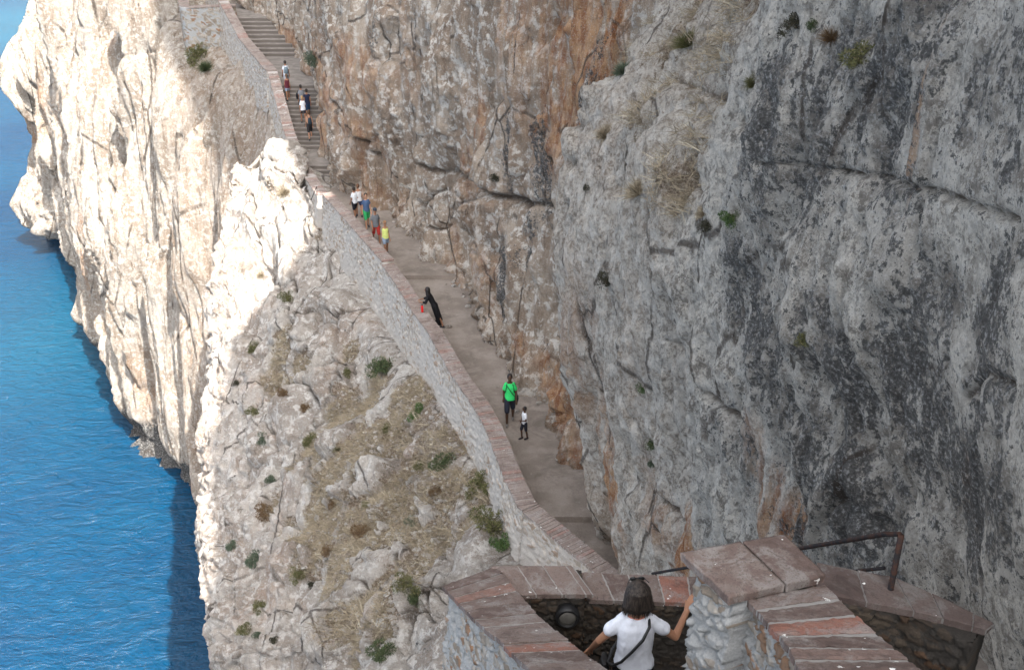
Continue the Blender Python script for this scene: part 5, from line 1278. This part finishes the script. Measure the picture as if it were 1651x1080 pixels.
# --- man in green and the boy
p, J = person('man in bright green tee shirt and dark shorts walking on the dirt path', placeby(822, 603, 1.70), math.pi+.02, 1.70, 'dark', ('short', (.008, .007, .007)), ((.04, .62, .16), .62, 'green_tee'), ('shorts', (.02, .023, .035), 'charcoal_shorts', .95), shoes=(.16, .15, .14), stride=.26, slim=1.08, vox=.012)
backpack(p, J, (.012, .012, .014), 'black backpack worn by the man in the green tee shirt', .85)
crossbag(p, J, (.014, .014, .016), -1, 'black crossbody bag at the hip of the man in the green tee shirt')
p, J = person('small boy in white tee shirt and black shorts looking up at the man in green', placeby(846, 655, 1.14), math.pi-1.1, 1.14, 'dark', ('short', (.008, .007, .007)), ((.66, .68, .72), .55, 'white_shirt'), ('shorts', (.012, .012, .016), 'black_shorts', .9), shoes=(.03, .03, .035), stride=.12, slim=.95, vox=.012, turn=-.3, tilt=-.35, arms={-1: ((-.22, .05, 1.10), (-.02, .19, 1.07)), 1: ((.20, .02, 1.10), (.03, .17, 1.05))})
# --- woman going down the near steps
hp_ = PY(1029, 941, 6.28); hgt = 1.62; base = Vector((hp_[0], 6.25, hp_[2]-hgt))
print('near woman feet z', base.z, 'step', steps_near(5.8))
p, J = person('dark haired woman in white tee shirt seen from behind on the near steps', base, -.02, hgt, 'tan', ('bob', (.022, .014, .012)), ((.66, .69, .76), .52, 'soft_white_tee', .02), ('shorts', (.008, .008, .011), 'black_knit_shorts', .7), stride=.16, slim=.97, vox=.010, female=True, lean=.05, turn=.12,
              arms={1: ((.34, .06, 1.18), (.43, .14, 1.38)), -1: ((-.29, .06, 1.13), (-.34, .20, .92))})
glasses(p, J, .112, .045, 'dark sunglasses pushed up on the hair of the woman in the white tee shirt')
k = J['k']; bg = empty('crossbody_bag', tuple(p.location), 'thin black crossbody strap and bag on the woman in the white tee shirt', 'bag', None, p.rotation_euler[2])
sp, fw, X = J['spine'], J['fw'], J['X']; bm = bmesh.new()
tube(bm, [sp(a)*1+X*(b*k)+fw*(c*k) for a, b, c in ((.515, .10, .0), (.47, .10, -.105), (.38, .045, -.158), (.26, -.04, -.162), (.14, -.12, -.140), (.06, -.185, -.09), (.02, -.215, 0), (.06, -.17, .12), (.28, -.03, .165), (.46, .08, .13), (.52, .10, .01))], .013*k, 8); bmobj('strap', bm, M['black'], bg)
bm = bmesh.new(); c = sp(-.06)+X*-.24*k+fw*.06*k; loft(bm, [(c-Vector((0, 0, .08)), .03, .09, X, fw), (c, .04, .10, X, fw), (c+Vector((0, 0, .07)), .025, .08, X, fw)]); fuse('pouch', bm, .012, M['black'], bg, 1)
bm = bmesh.new(); c = sp(.525); pts_ = [c+X*(.078*k*math.cos(q))+fw*(.07*k*math.sin(q))+Vector((0, 0, .008*math.sin(q))) for q in np.linspace(0, 2*math.pi, 25)]; tube(bm, pts_, .007*k, 6)
ne = bmobj('necklace', bm, cloth('coral_beads', (.55, .20, .14), .5, .6)); ne.location = p.location; ne.rotation_euler = p.rotation_euler; tag(ne, 'beaded necklace round the neck of the woman in the white tee shirt', 'necklace')
print('people', time.time()-T0)
